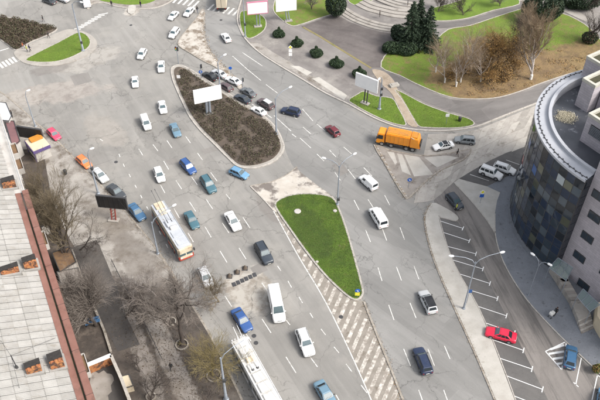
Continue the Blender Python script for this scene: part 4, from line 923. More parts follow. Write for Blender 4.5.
    D['bumper'] = [(MB().box(-.06, .05, -w_ * .80, w_ * .80, -.06, .06).mesh('bumper', bevel=.04), 'black_plastic', (F - .02, 0, .30)), (MB().box(-.05, .06, -w_ * .80, w_ * .80, -.06, .06).mesh('bumper', bevel=.04), 'black_plastic', (B + .02, 0, .36))]
    D['mirror'] = [(MB().box(-.07, .07, -.1, .1, -.07, .07).mesh('mirror', bevel=.04), 'black_plastic', (xw - .28, sy * (w_ * .94 + .1), belt + .07)) for sy in (-1, 1)]
    D['wiper'] = [(MB().tube([fp(s0, .14, xw, rf) + Vector((.03, 0, .03)), fp(s0 + .32, .30, xw, rf) + Vector((.03, 0, .03))], .012, 4).mesh('wiper'), 'black_plastic', (0, 0, 0)) for s0 in (.14, .5)]
    for sd in (-1, 1):
        pass
    D['door_seam'] = []
    xs = [lerp(xr, xw, s) for s in ((.36, .65, .95) if not van else (.5, .74, .95))]
    for x in xs:
        for sy in (-1, 1): D['door_seam'].append((MB().box(x - .008, x + .008, sy * w_ * .985 - .02, sy * w_ * .985 + .024, .34, belt - .1).mesh('door_seam'), 'black_plastic', (0, 0, 0)))
    if kind in ('suv', 'jeep', 'wagon'):
        D['roof_rail'] = [(MB().tube([(rr + .15, sy * hr * .9, Hh + .03), (rf - .1, sy * hr * .9, Hh + .03)], .025, 6).mesh('roof_rail'), 'black_plastic', (0, 0, 0)) for sy in (-1, 1)]
    D['_roof'] = MB().box(rr + .1, rf - .05, -hr * .92, hr * .92, Hh - .03, Hh + .028).mesh('roof_panel', bevel=.02)
    if kind == 'jeep':
        D['spare_wheel'] = [(MB().lathe([(.34, -.12), (.38, -.06), (.38, .06), (.2, .12)], 18, 'y').mesh('spare_wheel', smooth=40), 'rubber', (B - .1, 0, .95))]
    for k, lst in D.items():
        if k[0] != '_':
            for me, mt, _ in lst:
                if mt and not me.materials: me.materials.append(m[mt])
    D['body'][0][0].materials.append(m['paint_white'])
    return D
def car(kind, colour, front, rear, label, group='cars on the road', z=.6, roof=None, base=.012, cat='car', name='car'):
    if kind not in carmesh: carmesh[kind] = build_car(kind)
    D = carmesh[kind]; f, b = G(*front, z), G(*rear, z); c = (f + b) / 2; h = math.atan2(f.y - b.y, f.x - b.x)
    t = thing(name, label, cat, (c.x, c.y, base), h, group)
    k_ = .88 + .12 * min(1, max(0, (front[1] - 115) / 120)); t.scale = (k_, k_, k_)
    for k, lst in D.items():
        if k[0] == '_': continue
        for me, mt, loc in lst:
            o = new(k, me, None, t, loc)
            if k == 'spare_wheel': o.rotation_euler = (0, 0, R(90))
            if k == 'body' or (k == 'mirror' and colour in ('white', 'red', 'orange', 'pink')):
                o.material_slots[0].link = 'OBJECT'; o.material_slots[0].material = m['paint_' + colour]
    wl, rm, locs = D['_wheel']
    for l in locs:
        o = new('wheel', wl, None, t, l); new('rim', rm, None, o)
    if roof: new('roof_panel', D['_roof'].copy(), None, t).data.materials.append(m['paint_' + roof])
    return t
W_ = 'cars on the road'
car('oldsedan', 'white', (169.5, 19), (177, 11.5), 'white sedan left of the worn island, second from the far zebra crossing')
car('sedan', 'white', (185, 15.5), (193, 7.5), 'white sedan just past the far zebra crossing, nearest the island tip')
car('wagon', 'white', (170, 38), (178, 27.5), 'white estate car beside the widest part of the worn concrete island')
car('hatch', 'white', (138.7, 59.5), (145, 48), 'white hatchback alone on the open asphalt right of the lawn tip')
car('sedan', 'white', (161.2, 72.5), (161, 60), 'white sedan heading down just left of the dark bed tip')
car('oldsedan', 'white', (135.5, 88), (134.5, 75), 'white sedan farthest left of the white cars near the dark island')
car('sedan', 'white', (164, 113), (161, 100.5), 'small white sedan beside the long left kerb of the dark island')
car('panelvan', 'white', (149.5, 132), (142.5, 114), 'white panel-backed estate van left of the small white sedan', cat='van', name='delivery_van')
car('sedan', 'bluegrey', (178.7, 137), (172, 122.5), 'teal blue sedan following behind the small white sedan near the dark island')
car('sedan', 'white', (223, 32.6), (229, 41.5), 'white sedan alone on the curving road behind the cream lorry')
Q = 'cars queuing beside the dark island'
car('sedan', 'black', (203.5, 72.5), (216, 79), 'black sedan at the head of the queue by the dark bed', Q)
car('sedan', 'silver', (213, 69.5), (225.5, 76.5), 'silver white sedan at the head of the queue beside the worn island', Q)
car('sedan', 'white', (226.5, 77), (240, 83.5), 'white sedan second in the right lane of the queue', Q)
car('hatch', 'plumgrey', (220, 82.5), (232, 90.5), 'dark plum grey hatchback behind the black sedan, beside the white billboard', Q)
car('sedan', 'grey', (240.5, 87), (256, 96.5), 'large dark grey sedan mid queue in the right lane', Q)
car('sedan', 'slate', (234.7, 94), (250.5, 102.5), 'blackish blue sedan mid queue in the left lane', Q)
car('oldsedan', 'white', (250.5, 106), (267, 115), 'white sedan at the tail of the queue in the left lane', Q)
car('suv', 'plumgrey', (258.6, 99), (273, 108), 'dark minivan with pale roof at the tail of the queue', Q, roof='silver')
car('suv', 'navy', (282, 109), (299.5, 113.5), 'navy blue off-road car turning behind the queue')
car('hatch', 'maroon', (326.7, 125), (338.7, 135.7), 'maroon hatchback alone between the lane dashes left of the refuse lorry')
car('sedan', 'white', (433, 147.5), (453.5, 143.5), 'white sedan with black roof right behind the refuse lorry', roof='black')
car('wagon', 'silverdark', (454, 138.5), (476, 141), 'grey silver estate car following the white car with black roof')
car('panelvan', 'white', (362.5, 177), (374, 187.5), 'plain white panel van right of the twin-armed street lamp', cat='van', name='delivery_van')
car('minibus', 'white', (373.5, 209.7), (383, 225.5), 'white minibus with dark side windows beside the grass wedge', cat='minibus', name='minibus')
car('wagon', 'silver', (422.5, 290.5), (433, 313), 'silver hatchback with black roof beside the white pavement strip', roof='black')
car('wagon', 'navy', (417.5, 347.5), (428, 373.7), 'dark navy estate car low in the right carriageway')
car('suv', 'white', (310.5, 356), (300, 329), 'white sport utility car left of the hatched wedge')
car('sedan', 'bluegrey', (332, 405), (319.4, 384.3), 'blue grey sedan cut off by the bottom edge of the picture')
car('van', 'white', (280, 320.5), (273, 287), 'tall white delivery van beside the worn concrete patch', z=1.2, cat='van', name='delivery_van')
car('sedan', 'blue', (250, 332), (234, 308), 'bright blue sedan beside the yellowish shrub')
car('suv', 'slate', (270, 264), (257.5, 242.5), 'black sport utility car heading down left of the grass wedge')
car('sedan', 'white', (239, 231.3), (227, 211), 'white coupe-like sedan in the middle of the left carriageway')
car('oldsedan', 'green', (197.5, 230), (186, 210), 'old dark teal sedan beside the trolleybus with red front')
car('hatch', 'silver', (210, 286), (201, 267.5), 'silver hatchback half hidden under the bare tree branches')
car('hatch', 'white', (162.5, 183), (156, 166), 'white hatchback above the trolleybus with red front')
car('wagon', 'blue', (195, 174), (181, 159), 'blue minivan left of the dark island')
car('suv', 'green', (214, 193), (202.5, 176), 'dark teal off-road car below the blue minivan')
car('hatch', 'skyblue', (248.7, 177), (229.5, 169), 'light blue hatchback rounding the lower end of the dark island')
K = 'cars parked along the left kerb'
car('hatch', 'pink', (60, 140), (47.5, 128), 'pinkish red hatchback at the far end of the kerb row', K)
car('hatch', 'orange', (91, 168), (77, 155.5), 'orange hatchback in the kerb row', K)
car('sedan', 'silver', (107, 182), (93, 168), 'pale silver sedan parked next below the orange hatchback', K)
car('sedan', 'darkgrey', (125, 199), (107.5, 184), 'dark grey sedan parked beside the black billboard back', K)
car('sedan', 'deepblue', (144.5, 221), (129, 203), 'blue sedan parked at the near end of the kerb row', K)
PK = 'cars in the parking lots'
car('sedan', 'red', (486, 330.5), (516, 338.5), 'bright red sedan parked between the bay lines', PK, base=.022)
car('hatch', 'deepblue', (572, 345), (569, 369), 'blue hatchback parked beside the white hatched triangle', PK, base=.022)
car('hatch', 'skyblue', (605, 388), (601.5, 414), 'light blue car cut off at the lower right corner', PK, base=.022)
car('jeep', 'white', (501, 177), (481.5, 169.5), 'boxy white off-road car parked by the pale paved triangle', PK, base=.045)
car('wagon', 'white', (515, 172), (494.5, 165), 'white estate car parked between the boxy one and the glass drum', PK, base=.045)
car('hatch', 'slate', (461, 208), (448.5, 194), 'dark blue car with yellow-green tail at the parking entrance', PK, base=.02)
car('van', 'white', (84, -9), (88, 8.5), 'white van at the top left edge near the small lawn', W_, z=1., cat='van', name='delivery_van')
car('sedan', 'darkgrey', (44, -1.5), (54, 2.5), 'dark car cut by the top edge left of the lamp post')
car('sedan', 'silver', (57, -3.5), (68, .5), 'pale car cut by the top edge next to the lamp post')

# ---------- box lorry
def wheelset(t, r, wd, locs, lab='wheel'):
    wl = MB().lathe([(r * .6, -wd), (r * .95, -wd), (r, -wd * .6), (r, wd * .6), (r * .95, wd), (r * .6, wd)], 20, 'y').mesh('wheel', smooth=40); wl.materials.append(m['rubber'])
    rm = MB().lathe([(r * .6, -wd * 1.05), (r * .3, -wd * .9), (r * .3, wd * .9), (r * .6, wd * 1.05)], 14, 'y').mesh('rim', smooth=30); rm.materials.append(m['rim'])
    for l in locs: o = new('wheel', wl, None, t, l); new('rim', rm, None, o)
def px_thing(name, label, cat, front, rear, z, group=None):
    f, b = G(*front, z), G(*rear, z); c = (f + b) / 2
    return thing(name, label, cat, (c.x, c.y, .012), math.atan2(f.y - b.y, f.x - b.x), group), (f - b).length
t, _ = px_thing('box_lorry', 'cream box lorry driving away over the far zebra crossing', 'lorry', (223.5, -9), (221, 10), 1.2)
MB().box(-3.4, 2.0, -1.2, 1.2, 1.0, 3.4).obj('cargo_box', 'lorry_cream', t, bevel=.05); MB().box(-3.42, -3.40, -.03, .03, 1.1, 3.3).obj('door_seam', 'black_plastic', t)
MB().box(2.15, 3.7, -1.05, 1.05, .6, 2.4).obj('cab', 'lorry_cream', t, bevel=.15); MB().box(3.68, 3.72, -.9, .9, 1.5, 2.2).obj('windshield', 'car_glass', t)
MB().box(-3.3, 3.5, -.4, .4, .55, .98).obj('chassis', 'black_plastic', t); MB().box(-3.5, -3.3, -1.1, 1.1, .5, .75).obj('bumper', 'black_plastic', t)
for s in (-1, 1): MB().box(-3.46, -3.38, s * .95 - .12, s * .95 + .12, .78, .95).obj('tail_light', 'red_lamp', t)
wheelset(t, .45, .2, [(2.7, -.95, .45), (2.7, .95, .45), (-2.0, -.95, .45), (-2.0, .95, .45)])

# ---------- orange refuse lorry
t, _ = px_thing('refuse_lorry', 'orange refuse lorry with dark wheels turning past the triangular island', 'lorry', (377, 139), (420, 147.5), .5)
t.location = (*G(398.5, 143.5, .4).xy, .012)
MB().box(-4.0, 4.0, -.45, .45, .6, 1.0).obj('chassis', 'black_plastic', t)
cab = MB().hexa([(2.55, -1.2, .55), (4.2, -1.2, .55), (4.2, 1.2, .55), (2.55, 1.2, .55), (2.6, -1.1, 2.75), (3.95, -1.1, 2.75), (3.95, 1.1, 2.75), (2.6, 1.1, 2.75)]).obj('cab', 'orange', t, bevel=.1)
MB().hexa([(4.09, -1.05, 1.55), (4.12, -1.05, 1.55), (4.12, 1.05, 1.55), (4.09, 1.05, 1.55), (3.98, -1.0, 2.5), (4.01, -1.0, 2.5), (4.01, 1.0, 2.5), (3.98, 1.0, 2.5)]).obj('windshield', 'car_glass', t)
for s in (-1, 1):
    MB().hexa([(2.9, s * 1.155, 1.6), (3.95, s * 1.155, 1.6), (3.95, s * 1.175, 1.6), (2.9, s * 1.175, 1.6), (2.9, s * 1.115, 2.45), (3.8, s * 1.115, 2.45), (3.8, s * 1.135, 2.45), (2.9, s * 1.135, 2.45)]).obj('side_window', 'car_glass', t)
    MB().box(4.16, 4.24, s * .85 - .2, s * .85 + .2, .75, .95).obj('headlight', 'clear_lamp', t); MB().box(3.9, 4.1, s * 1.35 - .1, s * 1.35 + .1, 1.7, 2.2).obj('mirror', 'black_plastic', t)
MB().box(4.1, 4.26, -1.1, 1.1, .35, .65).obj('bumper', 'black_plastic', t)
MB().box(-2.2, 2.4, -1.2, 1.2, 1.0, 3.1).obj('hopper_body', 'orange', t, bevel=.14)
MB().box(-2.1, 2.3, -.75, .75, 3.06, 3.16).obj('roof_hatch', 'orange_dirty', t, bevel=.03)
for k in range(6):
    x = -2.0 + k * .85
    for s in (-1, 1): MB().box(x - .05, x + .05, s * 1.22 - .04, s * 1.22 + .04, 1.1, 2.95).obj('rib', 'orange', t)
MB().hexa([(-4.2, -1.2, .9), (-2.25, -1.2, .9), (-2.25, 1.2, .9), (-4.2, 1.2, .9), (-3.7, -1.18, 2.95), (-2.25, -1.18, 3.15), (-2.25, 1.18, 3.15), (-3.7, 1.18, 2.95)]).obj('tailgate', 'orange', t, bevel=.1)
MB().box(-3.5, -2.5, -.8, .8, 3.02, 3.2).obj('tailgate_top', 'orange_dirty', t, bevel=.05); MB().box(-4.25, -4.05, -.9, .9, 1.0, 1.9).obj('loading_mouth', 'black_plastic', t)
for s in (-1, 1):
    MB().tube([(-2.4, s * 1.1, 3.2), (-3.6, s * 1.1, 2.6)], .06, 6).obj('hydraulic_ram', 'metal_grey', t); MB().box(-4.24, -4.14, s * 1.0 - .1, s * 1.0 + .1, .75, .95).obj('tail_light', 'red_lamp', t)
    MB().box(-1.0, 2.0, s * 1.1 - .08, s * 1.1 + .08, .6, .95).obj('side_guard', 'metal_dark', t)
wheelset(t, .5, .22, [(x, s * 1.0, .5) for x in (3.0, 1.2, -1.7, -2.9) for s in (-1, 1)])

# ---------- trolleybuses
def trolleybus(label, front, rear, z, roofmat, bodymat, stripe, style):
    t, ln = px_thing('trolleybus', label, 'trolleybus', front, rear, z, 'trolleybuses')
    L = 5.95
    MB().box(-L, L, -1.25, 1.25, .45, 2.95).obj('body', bodymat, t, bevel=.22, seg=3)
    MB().box(-L + .02, L - .02, -1.262, 1.262, .42, 1.1).obj('skirt', stripe, t, bevel=.05)
    MB().box(-L + .15, L - .15, -1.1, 1.1, 2.93, 3.02).obj('roof', roofmat, t, bevel=.04)
    for k in range(8):
        x = -L + .55 + k * 1.38
        for s in (-1, 1):
            if s == -1 and k in (0, 4, 7): continue
            MB().box(x, x + 1.2, s * 1.262 - .012, s * 1.262 + .012, 1.35, 2.35).obj('side_window', 'car_glass', t)
    for x in (-L + .55, -L + .55 + 4 * 1.38, -L + .55 + 7 * 1.38):
        d = MB().box(x, x + 1.15, -1.275, -1.25, .5, 2.45).obj('door', 'metal_grey', t)
        for q in (.08, .62): o = MB().box(x + q, x + q + .45, -1.285, -1.274, .9, 2.35).obj('door_pane', 'car_glass', d)
    for s in (-1, 1):
        MB().hexa([(L - .01, s * .6 - .52, 1.3), (L + .02, s * .6 - .52, 1.3), (L + .02, s * .6 + .52, 1.3), (L - .01, s * .6 + .52, 1.3), (L - .06, s * .58 - .5, 2.5), (L - .03, s * .58 - .5, 2.5), (L - .03, s * .58 + .5, 2.5), (L - .06, s * .58 + .5, 2.5)]).obj('windshield', 'car_glass_pale', t)
        MB().box(L - .02, L + .04, s * .85 - .18, s * .85 + .18, .75, .95).obj('headlight', 'clear_lamp', t); MB().box(-L - .04, -L + .02, s * .95 - .12, s * .95 + .12, .8, 1.2).obj('tail_light', 'red_lamp', t)
        MB().box(L - .1, L + .12, s * 1.4 - .1, s * 1.4 + .1, 1.7, 2.2).obj('mirror', 'black_plastic', t)
        MB().tube([(-L + .3, s * 1.12, 3.06), (L - .5, s * 1.12, 3.06)], .05, 6).obj('roof_rail', 'panel_white' if style else 'bus_roof_grey', t)
    MB().box(-L + .02, -L + .03 - .05, -.9, .9, 1.5, 2.4).obj('rear_window', 'car_glass', t)
    MB().box(L - .05, L + .1, -1.15, 1.15, .4, .66).obj('bumper', stripe, t, bevel=.04); MB().box(-L - .1, -L + .05, -1.15, 1.15, .4, .66).obj('bumper', 'black_plastic', t)
    if not style:
        specs = [(-4.9, .8, .75, .22, 'bus_cream'), (-3.2, .6, .6, .15, 'bus_cream'), (-.1, .75, .72, .34, 'bus_roof_grey'), (1.1, .25, .5, .42, 'bus_white'), (2.5, .8, .8, .12, 'bus_roof_grey'), (4.4, .7, .85, .1, 'bus_roof_grey')]
    else:
        specs = [(-4.9, .6, .9, .12, 'bus_white'), (-3.3, .8, .78, .26, 'bus_white'), (-1.9, .35, .55, .34, 'bus_cream'), (-.5, .7, .8, .22, 'bus_white'), (1.1, .75, .8, .22, 'bus_white'), (2.8, .75, .82, .22, 'bus_white'), (4.5, .7, .85, .2, 'bus_white')]
    for x, hx, hy, hh, mt in specs: MB().box(x - hx, x + hx, -hy, hy, 3.0, 3.02 + hh).obj('roof_box', mt, t, bevel=.05)
    for s in (-1, 1):
        MB().tube([(-.2, s * .35, 3.35), (-3.5, s * .32, 3.9), (-6.8, s * .3, 5.0)], [.05, .04, .03], 6).obj('trolley_pole', 'metal_dark' if not style else 'panel_white', t)
        MB().lathe([(.22, 0), (.22, .22), (.1, .34)], 10).obj('pole_base', 'metal_dark', t, loc=(-.2, s * .35, 3.02))
        MB().tube([(-6.7, s * .3, 4.95), (-6.95, s * .3, 5.1)], .07, 6).obj('pole_shoe', 'metal_dark', t)
    wheelset(t, .5, .17, [(3.4, -1.12, .5), (3.4, 1.12, .5), (-2.6, -1.12, .5), (-2.6, 1.12, .5)])
    if style:
        for k in range(5): MB().box(-L - .02 + .0, -L + .08, -1.0 + k * .45, -.85 + k * .45, 2.6, 3.2).obj('rear_rack', 'panel_white', t)
trolleybus('old trolleybus with rusty cream roof and red front', (183.5, 245), (158.5, 205), 2.95, 'bus_roof_grey', 'bus_cream', 'bus_red', 0)
trolleybus('white-roofed trolleybus cut by the bottom edge beside the yellowish shrub', (272.5, 401), (240.5, 343), 2.95, 'bus_white', 'bus_white', 'bus_roof_grey', 1)

# ============================================================ VEGETATION
def bare_tree(name, label, base, height, seed, bark='bark', twig=None, lean=(0, 0), trunk_r=None, fork=.35, nlimb=6, spread=.9, lv=(6, 6, 7), tw=.014, up=.25, group=None, z=.12, collar=False, cat='tree', wig=.22, tlen=1.0, tl=.62, ll=1.):
    rd = random.Random(seed); p0 = G(*base, z) if len(base) == 2 else Vector(base)
    t = thing(name, label, cat, p0, 0, group); T = MB(); C = MB()
    trunk_r = trunk_r or height * .018
    def jit(s): return Vector((rd.gauss(0, s), rd.gauss(0, s), rd.gauss(0, s)))
    def grow(p, d, ln, r, lev):
        n = 5 if lev < 2 else 3; pts = [p]; dd = d.normalized()
        for i in range(n):
            dd = (dd + jit(wig) + Vector((0, 0, up * .35 if lev else .1))).normalized(); pts.append(pts[-1] + dd * ln / n)
        rad = [max(tw * .6, r * (1 - .62 * i / n)) for i in range(n + 1)]
        (T if lev < 2 else C).tube(pts, rad, 7 if lev == 0 else 5 if lev == 1 else 3, cap=False)
        if lev >= 4 or lev - 1 >= len(lv): return
        k = lv[lev - 1] if lev else nlimb
        for j in range(k):
            f = (fork + (1 - fork) * (j + rd.random()) / k) if lev == 0 else .2 + .8 * (j + rd.random()) / k
            i = min(int(f * n), n - 1); q = pts[i].lerp(pts[i + 1], f * n - i); ax = (pts[i + 1] - pts[i]).normalized()
            side = ax.cross(jit(1)).normalized(); s = spread * rd.uniform(.75, 1.25)
            cd_ = (ax + side * s).normalized()
            rr_ = rad[i] * rd.uniform(.5, .72)
            grow(q, cd_, ln * (rd.uniform(.62, .9) * ll if lev == 0 else rd.uniform(.38, .62) * tlen) * (1.15 - .35 * f), rr_, lev + 1)
    d0 = Vector((lean[0], lean[1], 1))
    grow(Vector((0, 0, -.05)), d0, height * tl, trunk_r, 0)
    T.obj('trunk', bark, t, smooth=60); C.obj('crown', twig or bark, t)
    if collar: MB().lathe([(trunk_r * 1.25, 0), (trunk_r * 1.15, 1.1)], 10).obj('whitewash', 'whitewash', t)
    return t
# left side
bare_tree('street_tree', 'large spreading bare tree with dark limbs over the silver hatchback', (182, 345), 15.5, 11, 'bark_dark', 'bark_haze', lean=(.42, .3), trunk_r=.36, fork=.3, nlimb=9, spread=.85, lv=(8, 8, 6), tw=.015, up=.3, wig=.24, tl=.5, ll=1.25)
bare_tree('yard_tree', 'dense hairy grey-brown bare tree over the dark yard and garages', (96, 326), 11.5, 5, 'bark_dark', 'bark_haze', lean=(.12, .05), trunk_r=.24, fork=.15, nlimb=22, spread=.75, lv=(14, 12), tw=.02, up=.2, wig=.12, tlen=1.3, tl=.5, ll=1.2)
bare_tree('yard_tree', 'tall brownish bare tree between the sheds and the pavement', (66, 265), 15, 21, 'bark_dark', 'bark_olive', lean=(-.02, .05), trunk_r=.22, fork=.12, nlimb=14, spread=.55, lv=(9, 8, 5), tw=.014, up=.5, wig=.18)
bare_tree('yard_tree', 'brownish bare tree below the kiosk next to the apartment house', (52, 232), 13.5, 22, 'bark_dark', 'bark_olive', trunk_r=.2, fork=.12, nlimb=14, spread=.55, lv=(9, 8, 5), tw=.014, up=.5, wig=.18)
bare_tree('yard_tree', 'slim dark bare tree leaning over the pale pavement', (80, 250), 10, 23, 'bark_dark', lean=(.35, .05), trunk_r=.15, fork=.2, nlimb=7, spread=.8, lv=(6, 6, 5), tw=.014, wig=.25)
bare_tree('street_tree', 'small star-shaped bare tree by the bottom edge near the cream hut', (151, 402), 7, 31, 'bark_dark', trunk_r=.15, fork=.2, nlimb=10, spread=1.1, lv=(8, 8), tw=.014)
bare_tree('street_tree', 'small twisted bare tree beside the thin yard fence', (126, 318), 7, 32, 'bark_dark', trunk_r=.13, fork=.2, nlimb=9, spread=.9, lv=(8, 7), tw=.014, wig=.35)
bare_tree('street_tree', 'bare tree at the bottom beside the white-roofed trolleybus', (224, 418), 8, 33, 'bark_dark', trunk_r=.16, fork=.2, nlimb=9, spread=.9, lv=(8, 8), tw=.015, wig=.3)
bare_tree('street_tree', 'low bare tree with fine twigs beside the worn concrete patch', (219, 302), 6, 34, 'bark_olive', trunk_r=.12, fork=.1, nlimb=14, spread=.9, lv=(10, 9), tw=.013)
bare_tree('street_tree', 'young bare tree left of the big spreading one', (156, 296), 8, 35, 'bark_grey', trunk_r=.12, fork=.2, nlimb=10, spread=.8, lv=(9, 8), tw=.013)
bare_tree('street_tree', 'thin bare tree near the foot path at lower left', (140, 372), 5, 36, 'bark_dark', trunk_r=.1, fork=.2, nlimb=8, spread=.9, lv=(6, 6), tw=.013)
bare_tree('yellow_shrub', 'yellowish leafless shrub cloud next to the bright blue sedan', (213, 376), 7.5, 41, 'bark_yellow', 'bark_yellow', lean=(-.05, .25), trunk_r=.12, fork=.03, nlimb=22, spread=.85, lv=(10, 9), tw=.015, up=.3, cat='shrub', ll=1.15)
# whitewashed planter rings
for i, (x, y, r_, lb) in enumerate(((182, 345, .95, 'round concrete ring around the big spreading tree'), (214, 376, 1.05, 'round concrete ring at the foot of the yellowish shrub'), (151, 397, .7, 'small stone ring around the star-shaped tree'), (171, 322, .8, 'empty stone ring in the bare soil above the big tree'))):
    o = MB(); n = 22
    for k in range(n):
        a = 2 * math.pi * k / n; o.hexa([*( (rr_ * math.cos(b), rr_ * math.sin(b), 0) for rr_, b in ((r_ - .16, a), (r_, a), (r_, a + .24), (r_ - .16, a + .24))), *((rr_ * math.cos(b), rr_ * math.sin(b), .22) for rr_, b in ((r_ - .16, a), (r_, a), (r_, a + .24), (r_ - .16, a + .24)))])
    tag(o.obj('tree_ring', 'kerb_dirty', loc=G(x, y, .12)), lb, 'planter', 'tree rings')
# birches and others on the lawn
B_ = 'whitewashed trees on the leaf-strewn lawn'
for i, (x, y, h, lb, kw) in enumerate((
        (435.6, 72, 8.5, 'slim pale birch nearest the dark spruces', {}), (444.6, 82.5, 10, 'pale birch at the lower left of the leaf-strewn lawn', {}), (460.5, 82, 11, 'tallest pale birch in the middle of the birch group', {}),
        (470.4, 71.5, 10, 'pale birch behind the middle of the birch group', {}), (456, 86.5, 7, 'short pale birch closest to the kerb of the lawn', {}), (480.6, 81.5, 9, 'pale birch beside the orange autumn bush', {}), (511, 60.5, 10.5, 'brownish bare tree behind the orange autumn bush', dict(bark='bark', twig='bark')))):
    a = dict(bark='bark_pale', twig='bark_warm'); a.update(kw)
    bare_tree('birch_tree', lb, (x, y), h, 60 + i, trunk_r=.14, fork=.25, nlimb=12, spread=.66, lv=(8, 7), tw=.015, up=.35, group=B_, collar=True, z=.18, wig=.12, **a)
bare_tree('lawn_tree', 'large pale bare tree with fan of branches near the glass building', (530.7, 79), 15.5, 73, 'bark_pale', 'bark_warm', trunk_r=.26, fork=.10, nlimb=15, spread=.62, lv=(9, 8, 5), tw=.017, up=.45, collar=True, z=.18, wig=.12)
bare_tree('lawn_tree', 'reddish bare tree with dark foot at the upper right edge', (587, 41), 9.5, 74, 'bark_dark', 'bark', trunk_r=.2, fork=.1, nlimb=14, spread=.65, lv=(9, 8), tw=.017, up=.35, z=.18)
bare_tree('lawn_tree', 'dark twiggy tree behind the large pale bare tree', (520, 44), 9, 75, 'bark_dark', 'bark', trunk_r=.2, fork=.15, nlimb=14, spread=.6, lv=(9, 8), tw=.017, up=.35, z=.18)
for i, (x, y, lb) in enumerate(((463, 15, 'purplish bare shrub on the far strip of lawn'), (500, 6, 'purplish bare shrub on the far lawn cut by the top edge'), (438, 12, 'purplish bare shrub right behind the spruces'), (312, 9, 'brown bare shrub on the lawn behind the second billboard'), (590, 10, 'grey bare shrub in the far upper right corner'))):
    bare_tree('bare_shrub', lb, (x, y), 5, 80 + i, 'bark', 'bark_grey' if i % 2 else 'bark', trunk_r=.1, fork=.03, nlimb=18, spread=.8, lv=(9, 7), tw=.02, up=.25, z=.18, cat='shrub', group='bare shrubs in the park')

def blob_pts(n, c, rad, shell=.55, lumps=14, seed=1):
    r2 = np.random.default_rng(seed); d = r2.normal(size=(n, 3)); d /= np.linalg.norm(d, axis=1)[:, None]
    L = r2.normal(size=(lumps, 3)); L /= np.linalg.norm(L, axis=1)[:, None]
    bump = .72 + .34 * np.clip((d @ L.T).max(1) * 1.6 - .75, -.3, 1)
    s = r2.uniform(shell, 1, n) ** .6 * bump
    return np.array(c) + d * s[:, None] * np.array(rad)
def leafy(name, label, base, z, blobs, mats, size, cat, seed, group=None, trunk=None):
    p0 = G(*base, z); t = thing(name, label, cat, p0, 0, group)
    pts = np.concatenate([blob_pts(n, c, r, seed=seed + i) for i, (n, c, r) in enumerate(blobs)]); pts = pts[pts[:, 2] > .02]
    quads('crown', pts, 1, size, list(mats), t)
    tk = MB(); hh = trunk or max(c[2] for _, c, _ in blobs)
    tk.tube([(0, 0, -.05), (.05, .02, hh * .5), (0, .05, hh)], [.12 + hh * .01, .1, .05], 7)
    for k in range(6):
        a = k * 1.05; tk.tube([(0, 0, hh * .3), (math.cos(a) * .5 * hh * .4, math.sin(a) * .5 * hh * .4, hh * .75)], [.05, .02], 5)
    tk.obj('trunk', 'bark_dark', t); return t
for i, (x, y, s, lb) in enumerate(((278.5, 36, 1., 'clipped round evergreen bush farthest left in the row by the road'), (297.5, 45.5, 1.02, 'second clipped evergreen bush of the row, by the yellow sign'), (315.5, 55.5, 1.06, 'third clipped evergreen bush, in the middle of the row'), (337, 66, 1.1, 'fourth clipped evergreen bush, left of the third billboard'), (358.5, 76, 1.05, 'clipped evergreen bush half hidden behind the third billboard'))):
    leafy('clipped_bush', lb, (x, y), .13, [(4600, (.1 * (-1) ** i, 0, .62 * s), (1.55 * s, 1.4 * s, .85 * s)), (700, (.15 * (-1) ** i, .1, 1.5 * s), (.34 * s, .34 * s, .9 * s))], ('leaf_box', 'leaf_dark', 'leaf_spruce'), .17, 'bush', 100 + i * 7, 'clipped bushes along the park pavement', trunk=1.)
at_ = bare_tree('autumn_tree', 'orange-brown autumn tree standing among the birches', (497, 72), 10.5, 131, 'bark', 'leaf_autumn', trunk_r=.18, fork=.08, nlimb=18, spread=.85, lv=(10, 9), tw=.022, up=.3, z=.18)
quads('leaves', np.concatenate([blob_pts(n, c, r, shell=.15, seed=131 + i) for i, (n, c, r) in enumerate(((1900, (0, 0, 3.8), (3.8, 3.4, 3.6)), (1100, (-1.5, .4, 6.6), (2.8, 2.4, 2.8)), (900, (1.8, .5, 6.2), (2.4, 2.2, 2.8)), (900, (-3, 0, 2.2), (2.4, 2.2, 2.2))))]), 1, .17, ['leaf_autumn', 'leaf_autumn2', 'leaf_brown'], at_)
for i, (x, y, h, lb) in enumerate(((488, 84, 3.4, 'tan twiggy bush between the birches and the autumn tree'), (466, 74, 3.6, 'tan twiggy bush in the middle of the birch group'), (512, 72, 4.2, 'tan twiggy bush right of the autumn tree'), (482, 62, 4.5, 'tan twiggy bush behind the birch group'), (450, 80, 3., 'tan twiggy bush at the left of the birch group'), (518, 55, 4.5, 'tan twiggy bush behind the large pale bare tree'))):
    b_ = bare_tree('autumn_bush', lb, (x, y), h, 300 + i, 'bark', 'leaf_autumn', trunk_r=.08, fork=.03, nlimb=16, spread=.9, lv=(8, 7), tw=.018, up=.25, z=.18, cat='bush', group='tan bushes under the birches', ll=1.2)
    quads('leaves', blob_pts(700, (0, 0, h * .45), (h * .65, h * .6, h * .5), shell=.1, seed=320 + i), 1, .15, ['leaf_autumn', 'leaf_autumn2', 'leaf_brown'], b_)
leafy('autumn_bush', 'round orange-brown autumn bush in front of the autumn tree', (501, 80), .18, [(1800, (0, 0, 1.3), (2.5, 2.2, 1.8)), (500, (.6, .3, 2.2), (1.6, 1.4, 1.2))], ('leaf_autumn', 'leaf_autumn2', 'leaf_brown'), .15, 'bush', 141, trunk=1.6)
leafy('dark_tree', 'dark evergreen tree beside the curved steps at the top', (335.5, 16), .18, [(4200, (0, 0, 3.4), (2.6, 2.4, 3.4)), (2000, (.4, 0, 6.2), (1.8, 1.7, 2.4))], ('leaf_dark', 'leaf_spruce'), .24, 'tree', 151, trunk=5)
